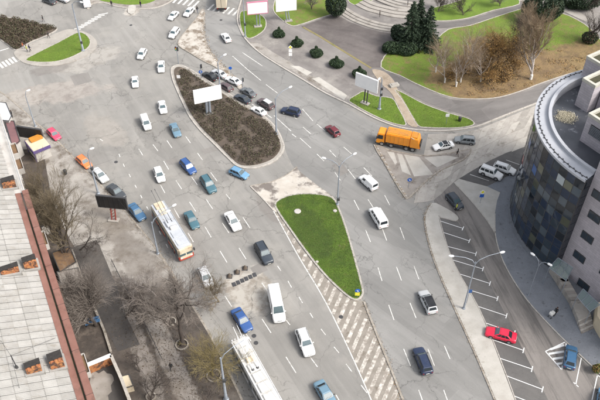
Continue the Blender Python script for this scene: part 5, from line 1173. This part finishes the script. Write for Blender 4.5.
leafy('dark_tree', 'broad dark evergreen behind the large pale bare tree', (540, 21), .18, [(5200, (0, 0, 3.6), (4.2, 3.4, 3.6)), (3200, (-2.4, .5, 3.0), (2.6, 2.4, 2.8)), (3000, (2.6, .3, 3.2), (2.4, 2.4, 3.2))], ('leaf_dark', 'leaf_spruce'), .25, 'tree', 161, trunk=5)
leafy('dark_tree', 'dark evergreen near the upper right corner', (583, 8), .18, [(4200, (0, 0, 2.6), (4.4, 2.8, 2.8)), (2500, (-3, 0, 1.8), (2.6, 2, 2))], ('leaf_dark', 'leaf_spruce'), .25, 'tree', 171, trunk=4)
leafy('dark_bush', 'dark bush at the foot of the reddish bare tree', (588, 41), .18, [(2500, (0, -.4, 1.2), (2.0, 1.8, 1.4))], ('leaf_brown', 'leaf_dark'), .2, 'bush', 181, trunk=1)
leafy('young_bush', 'small leafy green bush at the lower right corner', (596, 371), .13, [(900, (0, 0, .8), (.75, .75, .9))], ('leaf_shrub', 'leaf_autumn2'), .14, 'bush', 191, trunk=1)
leafy('juniper', 'sprawling dark juniper at the corner of the dark plaza', (399, 51), .18, [(4200, (-1.5, 0, .8), (2.6, 2.2, 1.3)), (4600, (1.6, -.3, .9), (2.8, 2.3, 1.4))], ('leaf_spruce', 'leaf_box', 'leaf_dark'), .2, 'shrub', 201, trunk=1)
leafy('juniper', 'upright bushy juniper beside the curved steps', (397, 39), .18, [(3600, (0, 0, 1.7), (1.9, 1.7, 2.0))], ('leaf_spruce', 'leaf_dark'), .2, 'shrub', 211, trunk=1.5)
def spruce(label, base, h, rad, seed):
    r2 = np.random.default_rng(seed); t = thing('spruce_tree', label, 'tree', G(*base, .18), 0, 'spruces beside the plaza')
    MB().tube([(0, 0, -.05), (0, 0, h * .5), (0, 0, h * .97)], [.22, .12, .02], 8).obj('trunk', 'bark_dark', t)
    c = []; a = []
    nl = int(h * 2.6)
    for i in range(nl):
        f = i / nl; z = .4 + f * (h - .5); rl = rad * (1 - f) ** .85 * r2.uniform(.75, 1.15) + .12; nb = int(7 + 8 * (1 - f))
        for k in range(nb):
            an = r2.uniform(0, 6.28); L = rl * r2.uniform(.65, 1.1); n = int(10 + 26 * L); s = r2.uniform(.12, 1, n)
            droop = -.28 * L * s + .1 * L * s * s
            c.append(np.c_[np.cos(an) * L * s, np.sin(an) * L * s, z + droop] + r2.normal(0, .09, (n, 3)))
            a.append(np.tile([np.cos(an), np.sin(an), -.35], (n, 1)))
    quads('crown', np.concatenate(c), .45, .15, ['leaf_spruce', 'leaf_dark', 'leaf_spruce'], t, asp=2.2, up=np.concatenate(a))
spruce('tallest dark spruce beside the plaza, on the left of the pair', (409, 47), 11.5, 3.6, 5)
spruce('dark spruce on the right of the pair, behind the juniper', (426, 47), 10.4, 3.5, 6)
spruce('slim dark spruce behind the taller two', (417, 36), 10, 3.0, 8)
# planted beds: low shrubs nobody could count
def bed(name, px, n, label, mats, hgt, size, z, clump=None):
    p = scatter(px, n); n = len(p)
    cc = scatter(px, max(30, n // 95)); cr_ = rng.uniform(.35, 1.25, len(cc)); f = np.full(n, -9.)
    for (x, y), r_ in zip(cc, cr_): f = np.maximum(f, 1 - np.hypot(p[:, 0] - x, p[:, 1] - y) / r_)
    k = f > rng.uniform(-.35, .25, n); p = p[k]; f = np.clip(f[k], -.3, 1); n = len(p)
    o = quads(name, np.c_[p, z + rng.uniform(0, 1, n) ** .7 * hgt * np.clip(f + .6, .25, 1.2)], 1, size, list(mats), None, 'stuff'); o['label'] = label; o['category'] = 'shrubs'
bed('shrub_bed', IS_DI, 19000, 'low brown shrubs covering the dark traffic island', ('leaf_bed', 'leaf_bed', 'leaf_bed2', 'leaf_bed3', 'leaf_brown'), .55, .15, .2)
bed('shrub_bed', BED_W, 12000, 'dark brownish shrubs filling the flower bed at upper left', ('leaf_bed', 'leaf_brown', 'leaf_brown', 'leaf_bed2'), .7, .18, .13)
bed('fallen_leaves', LITTER, 9000, 'fallen leaves scattered under the birches', ('leaf_autumn', 'leaf_autumn2', 'leaf_brown'), .06, .16, .185)
grass('grass', GR_C, 26000, .16, 'short dark green grass of the central wedge', ('blade1', 'blade2', 'blade2', 'blade3'))
grass('grass', GR_W, 9000, .14, 'bright grass of the small lawn at upper left')
grass('grass', LN3, 6000, .17, 'bright grass under the third billboard'); grass('grass', LN4, 8000, .17, 'bright grass right of the dirt track')
grass('grass', LN1, 5000, .17, 'bright grass under the pink-framed billboard'); grass('grass', LN5, 16000, .17, 'grass of the big lawn with birches', ('blade1', 'blade2', 'blade3', 'blade3'))

def litter(px, n, spread, z, label, mats=('leaf_brown', 'leaf_autumn', 'leaf_bed3'), size=.13):
    pl = W(cr(px, 4, False), z); c = []
    for _ in range(n):
        i = random.randrange(len(pl) - 1); p = pl[i].lerp(pl[i + 1], random.random()); c.append((p.x + random.gauss(0, spread), p.y + random.gauss(0, spread), z + .01 + random.random() * .03))
    o = quads('fallen_leaves', np.array(c), 1, size, list(mats), None, 'stuff'); o['label'] = label; o['category'] = 'leaves'
litter([(431, 205), (425, 217), (427, 233), (434, 259), (448, 293), (468, 337), (484, 373), (505, 420)], 900, .25, .1, 'brown leaves along the kerb of the pale pavement strip', size=.08)
litter([(373, 143), (384, 162), (394, 180), (405, 198), (424, 184), (441, 171)], 350, .3, .12, 'brown leaves along the edges of the triangular island', size=.09)
litter([(41, 127), (60, 144), (85, 170), (110, 195), (125, 211), (150, 241), (170, 270), (188, 299)], 1300, .6, .13, 'dead leaves along the left street kerb', size=.08)
litter([(364, 302), (371, 320), (381, 345), (392, 372), (404, 408)], 600, .3, .02, 'dead leaves along the right border of the hatched wedge', size=.08)
litter([(203, 12), (203.5, 30), (207, 45), (215, 58), (228, 71), (240, 84)], 600, .4, .13, 'dead leaves along the curving edge of the worn island')
litter([(120, 300), (150, 335), (180, 365), (210, 400)], 2500, 3.0, .13, 'dead leaves strewn over the bare soil at lower left', ('leaf_brown', 'leaf_bed3', 'leaf_brown', 'leaf_bed3'))
# ============================================================ STREET FURNITURE
def billboard(label, base, left, right, hgt, face, posts, postmat, pw=.14, lattice=False, trim=None, depth=.25, back=False):
    b = G(*base); zc = zfor(b, (left[1] + right[1]) / 2)
    l, r = G(*left, zc), G(*right, zc); ln = (r - l).length; c = (l + r) / 2; h = math.atan2(r.y - l.y, r.x - l.x)
    t = thing('billboard', label, 'billboard', (c.x, c.y, .15), h)
    z = zc - .15
    bx = MB().box(-ln / 2, ln / 2, -depth / 2, depth / 2, z - hgt / 2, z + hgt / 2).obj('panel', 'metal_dark' if back else 'panel_white', t)
    f = MB().box(-ln / 2 + .12, ln / 2 - .12, -depth / 2 - .03, -depth / 2 + .02, z - hgt / 2 + .12, z + hgt / 2 - .12).obj('face', face, t)
    mb = MB()
    for (x0, x1, z0, z1) in ((-ln / 2 - .05, ln / 2 + .05, z + hgt / 2 - .1, z + hgt / 2 + .05), (-ln / 2 - .05, ln / 2 + .05, z - hgt / 2 - .05, z - hgt / 2 + .1)): mb.box(x0, x1, -depth / 2 - .05, depth / 2 + .05, z0, z1)
    for x in (-ln / 2, ln / 2): mb.box(x - .06, x + .06, -depth / 2 - .045, depth / 2 + .045, z - hgt / 2 + .1, z + hgt / 2 - .1)
    mb.obj('frame', trim or ('metal_dark' if back else 'panel_white'), t)
    M_ = Matrix.Rotation(-h, 3, 'Z') @ Vector((b.x - c.x, b.y - c.y, 0))
    for s in posts:
        MB().tube([(M_.x + s, M_.y, -.15), (M_.x * .3 + s, depth / 2 + .1 if not back else 0, z - hgt / 2 - .02)], pw, 10).obj('post', postmat, t)
    if lattice:
        for k in range(5): MB().tube([(M_.x + posts[0], M_.y * (1 - k / 5), k * (z - hgt / 2) / 5), (M_.x + posts[1], M_.y * (1 - (k + 1) / 5), (k + 1) * (z - hgt / 2) / 5)], .05, 6).obj('brace', postmat, t)
    if back:
        for k in range(6):
            x = -ln / 2 + ln * (k + .5) / 6; MB().box(x - .05, x + .05, -depth / 2 - .1, -depth / 2 - .03, z - hgt / 2, z + hgt / 2).obj('stiffener', 'panel_black', t)
    MB().box(M_.x - .9, M_.x + .9, M_.y - .5, M_.y + .5, -.15, .2).obj('footing', 'concrete_slab', t)
billboard('white billboard with pink frame on a small lawn at the top', (258, 27), (247.2, 8.5), (267.7, 6.7), 3., 'panel_white', (-.25, .45), 'metal_grey', trim='pink_trim')
billboard('white billboard cut by the top edge, right of the pink-framed one', (288.5, 21.5), (276, 5.5), (296.2, 3.5), 3., 'panel_white', (-.3, .3), 'metal_grey')
billboard('large white billboard on thick grey posts in the dark island', (208.6, 114.5), (194, 97.2), (221, 91.6), 3., 'panel_white', (-.3, .3), 'metal_grey', .26)
billboard('white billboard on two thin dark posts by the clipped bushes', (365, 104), (356, 78.5), (377.5, 87), 2.9, 'panel_white', (-.3, .35), 'metal_dark', .13)
billboard('black billboard back above the kiosk at the far left', (33, 146), (18.4, 131), (42.4, 134.6), 2.4, 'panel_black', (-.3, .4), 'metal_dark', .14, back=True)
billboard('black billboard back on red lattice posts beside the parked dark grey sedan', (114, 221), (97.3, 200.7), (126.8, 203.6), 2.6, 'panel_black', (-.35, .35), 'metal_red', .12, True, back=True)

def lamp(label, base, top_y, arms, z=.12, r=.13, fit=None, mat='metal_grey', grp='street lamps'):
    """arms: list of (direction degrees, reach)"""
    b = G(*base); h = zfor(b, top_y) - z; t = thing('street_lamp', label, 'street lamp', (b.x, b.y, z), 0, grp)
    MB().tube([(0, 0, -.1), (0, 0, 1.2), (0, 0, 1.25), (0, 0, h)], [r * 1.25, r * 1.2, r, r * .55], 12).obj('pole', mat, t, smooth=40)
    MB().lathe([(r * 2, 0), (r * 2, .12), (r * 1.4, .2)], 12).obj('base', mat, t)
    for a, L in arms:
        dx, dy = math.cos(R(a)), math.sin(R(a))
        pts = [(0, 0, h - .5), (dx * L * .15, dy * L * .15, h + .3), (dx * L * .5, dy * L * .5, h + .8), (dx * L, dy * L, h + .95)]
        MB().tube(pts, [.06, .055, .05, .045], 8).obj('arm', mat, t)
        MB().lathe([(.06, -.36), (.17, -.2), (.18, .2), (.08, .4)], 10, 'y').obj('lamp_head', 'panel_white', t, loc=(dx * (L + .3), dy * (L + .3), h + .93), rz=R(a - 90))
    if fit:
        for zz in fit: MB().box(-.22, .22, -.2, .2, -.28, .28).obj('junction_box', 'metal_dark', t, loc=(.12, -.15, zz), bevel=.03)
    return t
lamp('tall lamp post on the tip of the small lawn at upper left', (83.3, 51), 4, [(-20, 2.2)], .14, .2, (2.2,))
lamp('lamp post behind the black billboard back at the far left', (35.6, 127), 96, [(40, .5)], fit=None)
lamp('lamp post standing over the orange and silver parked cars', (98.4, 194), 154.5, [(30, .6)], .12, .17, (6,))
lamp('twin-armed lamp post on the upper corner of the grass wedge', (337.4, 205), 166, [(38, 3.0), (160, 2.4)], .16, .14, (1.4,))
lamp('lamp post on the small lawn with the pink-framed billboard', (245.4, 37), -8, [(-150, 2)], .17, .15, (3.2,))
lamp('lamp post at the rounded lower right edge of the dark island', (276.4, 134.5), 98, [(38, 3.2)], .15, .17)
lamp('lamp post beside the third billboard at the park lawn', (379.2, 109.5), 79, [(-120, 1.2)], .17, .2, (5.0, 3.6), mat='metal_grey')
lamp('lamp post behind the large white billboard on the dark island', (221, 98), 62, [(40, 1.5)], .2, .17)
lamp('thick blue-grey lamp post beside the white-roofed trolleybus', (226.2, 400), 358, [(35, 3.6)], .12, .2, (5.0,))
lamp('slim double-headed lamp at the pavement round the glass drum', (528, 296), 264, [(130, 1.1), (-40, 1.1)], .13, .06)
lamp('lamp post on the pale strip beside the parking bays', (463.5, 309), 262, [(15, 3.6), (175, 3.2)], .13, .13)
lamp('blue-grey lamp post between the kerb and the trolleybus with red front', (158, 254), 222, [(30, 2.6), (40, 4.0)], .12, .14)
# overhead span wires between the tramway poles
def wire(label, a, b, sag=.25):
    a, b = Vector(a), Vector(b); pts = [a.lerp(b, i / 8) - Vector((0, 0, sag * (1 - (2 * i / 8 - 1) ** 2))) for i in range(9)]
    tag(MB().tube(pts, .008, 4).obj('overhead_wire', 'metal_dark'), label, 'wire', 'overhead wires')
p1, p2, p3 = G(226.2, 400), G(158, 254), G(98.4, 194)
pA = G(237, 330, 5.6) ; dirv = (G(98.4, 194) - G(158, 254)).normalized(); off = Vector((-dirv.y, dirv.x, 0)); off = off if off.x > 0 else -off
for k, (o_, lb) in enumerate(((2.6, 'overhead trolley wire nearest the left kerb'), (3.2, 'second overhead trolley wire from the left kerb'))):
    wire(lb, G(226.2, 400) + off * o_ + Vector((0, 0, 5.7)) - dirv * 14, p3 + off * o_ + Vector((0, 0, 5.7)) + dirv * 24, .05)
for i, (p, lb) in enumerate(((p1, 'span wire from the thick blue-grey lamp post'), (p2, 'span wire from the post beside the trolleybus with red front'), (p3, 'span wire from the post over the parked cars'))):
    wire(lb, p + Vector((0, 0, 6.4)), p + off * 4.2 + Vector((0, 0, 5.75)), .05)

def traffic_light(label, base, h, z=.15, heads=((0, 0),), arm=0):
    b = G(*base, z); t = thing('traffic_light', label, 'traffic light', b, 0, 'traffic lights')
    MB().tube([(0, 0, -.1), (0, 0, h)], .07, 8).obj('pole', 'metal_grey', t)
    for a, zz in heads:
        hd = MB().box(-.17, .17, -.15, .15, -.45, .45).obj('signal_head', 'black_plastic', t, loc=(.2 * math.cos(R(a)), .2 * math.sin(R(a)), h - .5 - zz), rz=R(a), bevel=.03)
        for k, c in enumerate(('red_lamp', 'sign_yellow', 'sign_green')): MB().lathe([(.1, 0), (.09, .05)], 10, 'y').obj('lens', c, hd, loc=(0, .16, .28 - k * .28))
traffic_light('traffic light with two heads between the worn island and dark bed', (178.5, 63), 4.2, heads=((200, 0), (20, .2)))
traffic_light('traffic light beside the head of the queue on the dark island edge', (201.5, 78), 3.4, heads=((30, 0),))
traffic_light('traffic light on the narrow end of the worn island', (243, 92), 3.4, .14, ((60, 0),))
def road_sign(label, base, h, plates, z=.14):
    b = G(*base, z); t = thing('road_sign', label, 'sign', b, 0, 'road signs'); MB().tube([(0, 0, -.1), (0, 0, h)], .04, 6).obj('post', 'metal_grey', t)
    for (zz, shp, c) in plates:
        if shp == 'sq': MB().box(-.36, .36, -.09, -.05, zz - .36, zz + .36).obj('plate', c, t)
        elif shp == 'round': MB().lathe([(.36, -.09), (.36, -.05)], 20, 'y').obj('plate', c, t, loc=(0, 0, zz))
        elif shp == 'diamond':
            o = MB().box(-.34, .34, -.09, -.05, -.34, .34).obj('plate', 'panel_white', t, loc=(0, 0, zz)); o.rotation_euler = (0, R(45), 0)
            i = MB().box(-.24, .24, -.1, -.092, -.24, .24).obj('plate_face', c, o)
        elif shp == 'arrow':
            o = MB().lathe([(.4, -.09), (.4, -.05)], 20, 'y').obj('plate', c, t, loc=(0, 0, zz))
            a = MB().add([(-.05, -.1, .2), (.05, -.1, .2), (.05, -.1, -.05), (.16, -.1, -.05), (0, -.1, -.25), (-.16, -.1, -.05), (-.05, -.1, -.05)], [tuple(range(7))]).obj('arrow', 'panel_white', o); a.rotation_euler = (0, R(-40), 0)
road_sign('small blue sign on the tip of the triangular island', (408.5, 187), 2.2, [(1.8, 'arrow', 'sign_blue')])
road_sign('yellow diamond above a blue sign on the pale paved triangle', (480, 203), 3., [(2.7, 'diamond', 'sign_yellow'), (1.8, 'sq', 'sign_blue')])
road_sign('blue sign with yellow plate at the lower tip of the grass wedge', (357, 297), 1.9, [(1.6, 'arrow', 'sign_blue'), (.8, 'sq', 'sign_yellow')], .16)
road_sign('blue round sign at the narrow end of the worn island', (231, 77), 2.6, [(2.3, 'round', 'sign_blue')])
road_sign('yellow diamond with white plates by the clipped bushes', (290.5, 60), 3.6, [(3.3, 'diamond', 'sign_yellow'), (2.4, 'sq', 'panel_white'), (1.5, 'sq', 'panel_white')])
road_sign('white square sign on the grass right of the dirt track', (446, 124), 2.6, [(2.2, 'sq', 'panel_white')], .17)
road_sign('white square sign at the upper tip of the dark bed', (179, 80), 1.2, [(.9, 'sq', 'panel_white')], .2)
road_sign('pale blue sign on the strip by the parking bays', (466.5, 303), 3.2, [(2.9, 'sq', 'pane_blue')], .13)
road_sign('blue sign low at the head of the queue by the dark bed', (201, 76), 1.4, [(1.1, 'arrow', 'sign_blue')])
# kiosk
kc = G(41, 154, .12); kh = R(-52)
k_ = thing('kiosk', 'street kiosk with cream roof, orange sign and purple sides', 'kiosk', kc, kh)
MB().box(-1.8, 1.8, -1.4, 1.4, 0, 2.5).obj('walls', 'plaster_white', k_); MB().box(-2.0, 2.0, -1.6, 1.6, 2.5, 2.72).obj('roof', 'plaster_cream', k_, bevel=.05)
MB().box(-2.05, 2.05, -1.68, -1.6, 2.1, 2.75).obj('fascia', 'purple', k_); MB().box(2.0, 2.08, -1.6, 1.6, 2.1, 2.75).obj('fascia', 'purple', k_); MB().box(-1.9, -.5, -.9, 1.4, 2.72, 3.1).obj('sign_box', 'orange_dirty', k_, bevel=.06)
for x in (-1.2, 0, 1.2): MB().box(x - .5, x + .5, -1.43, -1.4, .9, 2.0).obj('window', 'pane_slate', k_)
for x in (-1.9, 1.9): MB().box(x - .06, x + .06, -1.66, -1.54, 0, 2.5).obj('post', 'purple', k_)
# stone block, bench, barrels, fence
sb = thing('stone_block', 'pale concrete block lying on the dirt beside the park path', 'block', G(394, 86, .15), R(20))
MB().box(-1., 1., -.55, .55, 0, .5).obj('slab', 'concrete_white', sb, bevel=.06); MB().box(-.7, .7, -.4, .4, .5, .62).obj('top', 'concrete_slab', sb, bevel=.04)
bn = thing('bench', 'faded blue bench in the dark yard under the hairy tree', 'bench', G(93, 324, .14), R(22))
for k in range(4): MB().box(-1.1, 1.1, -.3 + k * .16, -.17 + k * .16, .45, .5).obj('slat', 'tarp_blue', bn)
for k in range(3): MB().box(-1.1, 1.1, .34, .38, .6 + k * .15, .72 + k * .15).obj('slat', 'tarp_blue', bn)
for x in (-.9, .9): MB().box(x - .05, x + .05, -.28, .36, 0, .45).obj('leg', 'metal_dark', bn)
fn = thing('low_fence', 'thin dark low fence running between the pale pavement and the yard', 'fence', G(112, 262, .12))
fp_ = [G(112, 262, .12), G(122, 282, .12), (G(134, 304, .12)), G(150, 335, .12), G(163, 362, .12)]
for i in range(len(fp_) - 1):
    for q in range(4):
        p = fp_[i].lerp(fp_[i + 1], q / 4) - fn.location; MB().tube([(p.x, p.y, 0), (p.x, p.y, .75)], .035, 6).obj('post', 'metal_dark', fn)
for zz in (.35, .72): MB().tube([tuple(p - fn.location + Vector((0, 0, zz))) for p in fp_], .028, 5).obj('rail', 'metal_dark', fn)
for i, (x, y, lb) in enumerate(((65.8, 174, 'dark litter bin on the pale pavement by the orange hatchback'), (459.5, 121, 'dark litter bin at the right end of the grass by the dirt track'))):
    b = thing('litter_bin', lb, 'bin', G(x, y, .12), 0, 'litter bins'); MB().lathe([(.24, 0), (.3, .1), (.33, .85)], 14).obj('bucket', 'metal_dark', b, smooth=40); MB().lathe([(.35, .85), (.35, .92), (.2, 1.0)], 14).obj('lid', 'black_plastic', b)
for i, (x, y, lb) in enumerate(((229.5, 276.5, 'dark cone at the left of the three by the drain grates'), (237, 272.5, 'dark cone in the middle of the three by the drain grates'), (245, 268.5, 'dark cone at the right of the three by the drain grates'))):
    b = thing('bollard', lb, 'bollard', G(x, y, .01), 0, 'dark cones by the grates'); MB().lathe([(.42, 0), (.4, .08), (.1, .7)], 10).obj('cone', 'soil', b); MB().box(-.45, .45, -.45, .45, 0, .06).obj('foot', 'metal_dark', b)

# ============================================================ PEOPLE
def person_mesh(stride, armb, seed):
    V = [(0, 0, .95), (0, 0, 1.15), (0, .01, 1.36), (0, .01, 1.48), (0, .03, 1.56), (0, .035, 1.66), (0, .02, 1.74)]; E = [(0, 1), (1, 2), (2, 3), (3, 4), (4, 5), (5, 6)]
    RD = [(.155, .115), (.15, .105), (.17, .11), (.065, .065), (.075, .085), (.088, .10), (.06, .07)]
    def add(p, par, r): V.append(p); E.append((par, len(V) - 1)); RD.append((r, r)); return len(V) - 1
    for s in (-1, 1):
        st = stride * s
        a = add((s * .10, 0, .86), 0, .098); k = add((s * .105, st * .55 + .03, .49), a, .066); an = add((s * .105, st * .95 - (.05 if st < 0 else 0), .10), k, .042); add((s * .11, st * .95 + .15, .045), an, .038)
        sh = add((s * .195, .01, 1.40), 2, .062); el = add((s * .245, -st * .35 - .02, 1.13), sh, .048); wr = add((s * .23, -st * .6 + armb, .90), el, .034); hd = add((s * .225, -st * .65 + armb + .02, .82), wr, .032)
        for q in range(4): add((s * (.205 + .0) , -st * .65 + armb - .015 + q * .022, .735 - (.0 if q in (1, 2) else -.015)), hd, .010)
        add((s * .20, -st * .65 + armb + .07, .79), hd, .011)
    me = bpy.data.meshes.new('body'); me.from_pydata(V, E, []); o = bpy.data.objects.new('tmp', me); col.objects.link(o)
    md = o.modifiers.new('s', 'SKIN'); md.use_smooth_shade = True
    for i, r in enumerate(RD): me.skin_vertices[0].data[i].radius = r
    me.skin_vertices[0].data[0].use_root = True
    sd = o.modifiers.new('b', 'SUBSURF'); sd.levels = 1; sd.render_levels = 1
    dg = bpy.context.evaluated_depsgraph_get(); out = bpy.data.meshes.new_from_object(o.evaluated_get(dg)); bpy.data.objects.remove(o)
    mi = []
    for f in out.polygons:
        c = f.center; mi.append(2 if c.z > 1.50 or (abs(c.x) > .17 and c.z < .88 and c.z > .68) else 3 if c.z < .09 else 1 if c.z < .92 and abs(c.x) < .19 else 0)
    for k in ('cloth_black', 'denim', 'skin', 'rubber'): out.materials.append(m[k])
    out.polygons.foreach_set('material_index', mi); out.shade_smooth(); out.name = 'body'; return out
PM = [person_mesh(.0, .03, 1), person_mesh(.26, .04, 2), person_mesh(-.22, .18, 3)]
hair = MB().lathe([(.098, 1.60), (.112, 1.66), (.108, 1.73), (.07, 1.79), (.01, 1.81)], 14).mesh('hair', smooth=80); hair.materials.append(m['hair'])
nose = MB().hexa([(-.015, .12, 1.61), (.015, .12, 1.61), (.012, .10, 1.61), (-.012, .10, 1.61), (-.006, .115, 1.66), (.006, .115, 1.66), (.006, .1, 1.66), (-.006, .1, 1.66)]).mesh('nose'); nose.materials.append(m['skin'])
def person(label, base, pose, top, legs, face, z=.12):
    t = thing('person', label, 'person', G(*base, z), R(face)); o = new('body', PM[pose], None, t)
    for i, k in ((0, top), (1, legs)): o.material_slots[i].link = 'OBJECT'; o.material_slots[i].material = m[k]
    new('hair', hair, None, t, (0, .0, 0)); new('nose', nose, None, t, (0, .01, 0)); return t
person('person in orange-brown jacket walking beside the flower bed', (23.5, 48.5), 1, 'cloth_orange', 'denim', -60)
person('person in dark coat walking between the flower bed and small lawn', (30.5, 51.5), 2, 'cloth_navy', 'cloth_black', -40)
person('person in light yellow top between two walkers by the flower bed', (27.5, 51.8), 0, 'hi_vis', 'cloth_grey', -50)
person('person in black walking towards the zebra crossing near the lamp post', (49, 38), 1, 'cloth_black', 'cloth_black', 100)
person('person in black walking on the far side of the flower bed', (43.7, 22), 2, 'cloth_black', 'cloth_grey', 80, .02)
person('person in dark clothes standing on the pavement at the top left', (112, 6.5), 0, 'cloth_black', 'cloth_black', 180)
person('person in black standing near the top lawn by the zebra crossing', (141, 7), 0, 'cloth_black', 'denim', 150)
person('person in dark jacket at the tip of the worn island', (197.5, 12.5), 1, 'cloth_black', 'denim', 45, .14)
person('person in black beside the pale corner building', (12.8, 117.5), 0, 'cloth_black', 'cloth_black', 90)
person('person in black walking on the bare soil at lower left', (171.5, 370), 1, 'cloth_black', 'cloth_black', 20)
person('person in dark clothes on the curved steps', (379.5, 17), 0, 'cloth_black', 'cloth_black', -90, .45)
person('person in dark clothes on the farthest curved steps', (407.5, 6), 0, 'cloth_grey', 'cloth_black', -90, .3)
person('person in black walking on the edge of the concrete slabs', (457, 156), 1, 'cloth_black', 'cloth_black', -120, .13)
person('person in black pushing a white pram by the entrance steps', (555, 314.5), 2, 'cloth_black', 'cloth_black', 130, .13)
person('person in bright yellow vest behind the dark blue car', (456, 210.5), 0, 'hi_vis', 'cloth_black', 60, .02)
pr = thing('pram', 'white pram pushed along the grey pavement by the entrance steps', 'pram', G(551, 316.5, .13), R(130 + 90))
MB().hexa([(-.4, -.24, .55), (.4, -.24, .55), (.4, .24, .55), (-.4, .24, .55), (-.5, -.28, .9), (.5, -.28, .9), (.5, .28, .9), (-.5, .28, .9)]).obj('basket', 'cloth_white', pr, bevel=.06)
MB().lathe([(.28, -.26), (.3, 0), (.28, .26)], 14, 'y').obj('hood', 'cloth_white', pr, loc=(.25, 0, .92)); MB().tube([(-.45, 0, .85), (-.85, 0, 1.05)], .03, 6).obj('handle', 'metal_dark', pr)
for x in (-.35, .35):
    for y in (-.25, .25): MB().lathe([(.14, -.03), (.14, .03)], 14, 'y').obj('wheel', 'rubber', pr, loc=(x, y, .14))
for x in (-.35, .35): MB().tube([(x, -.2, .14), (-x * .6, -.2, .6)], .02, 5).obj('strut', 'metal_dark', pr)
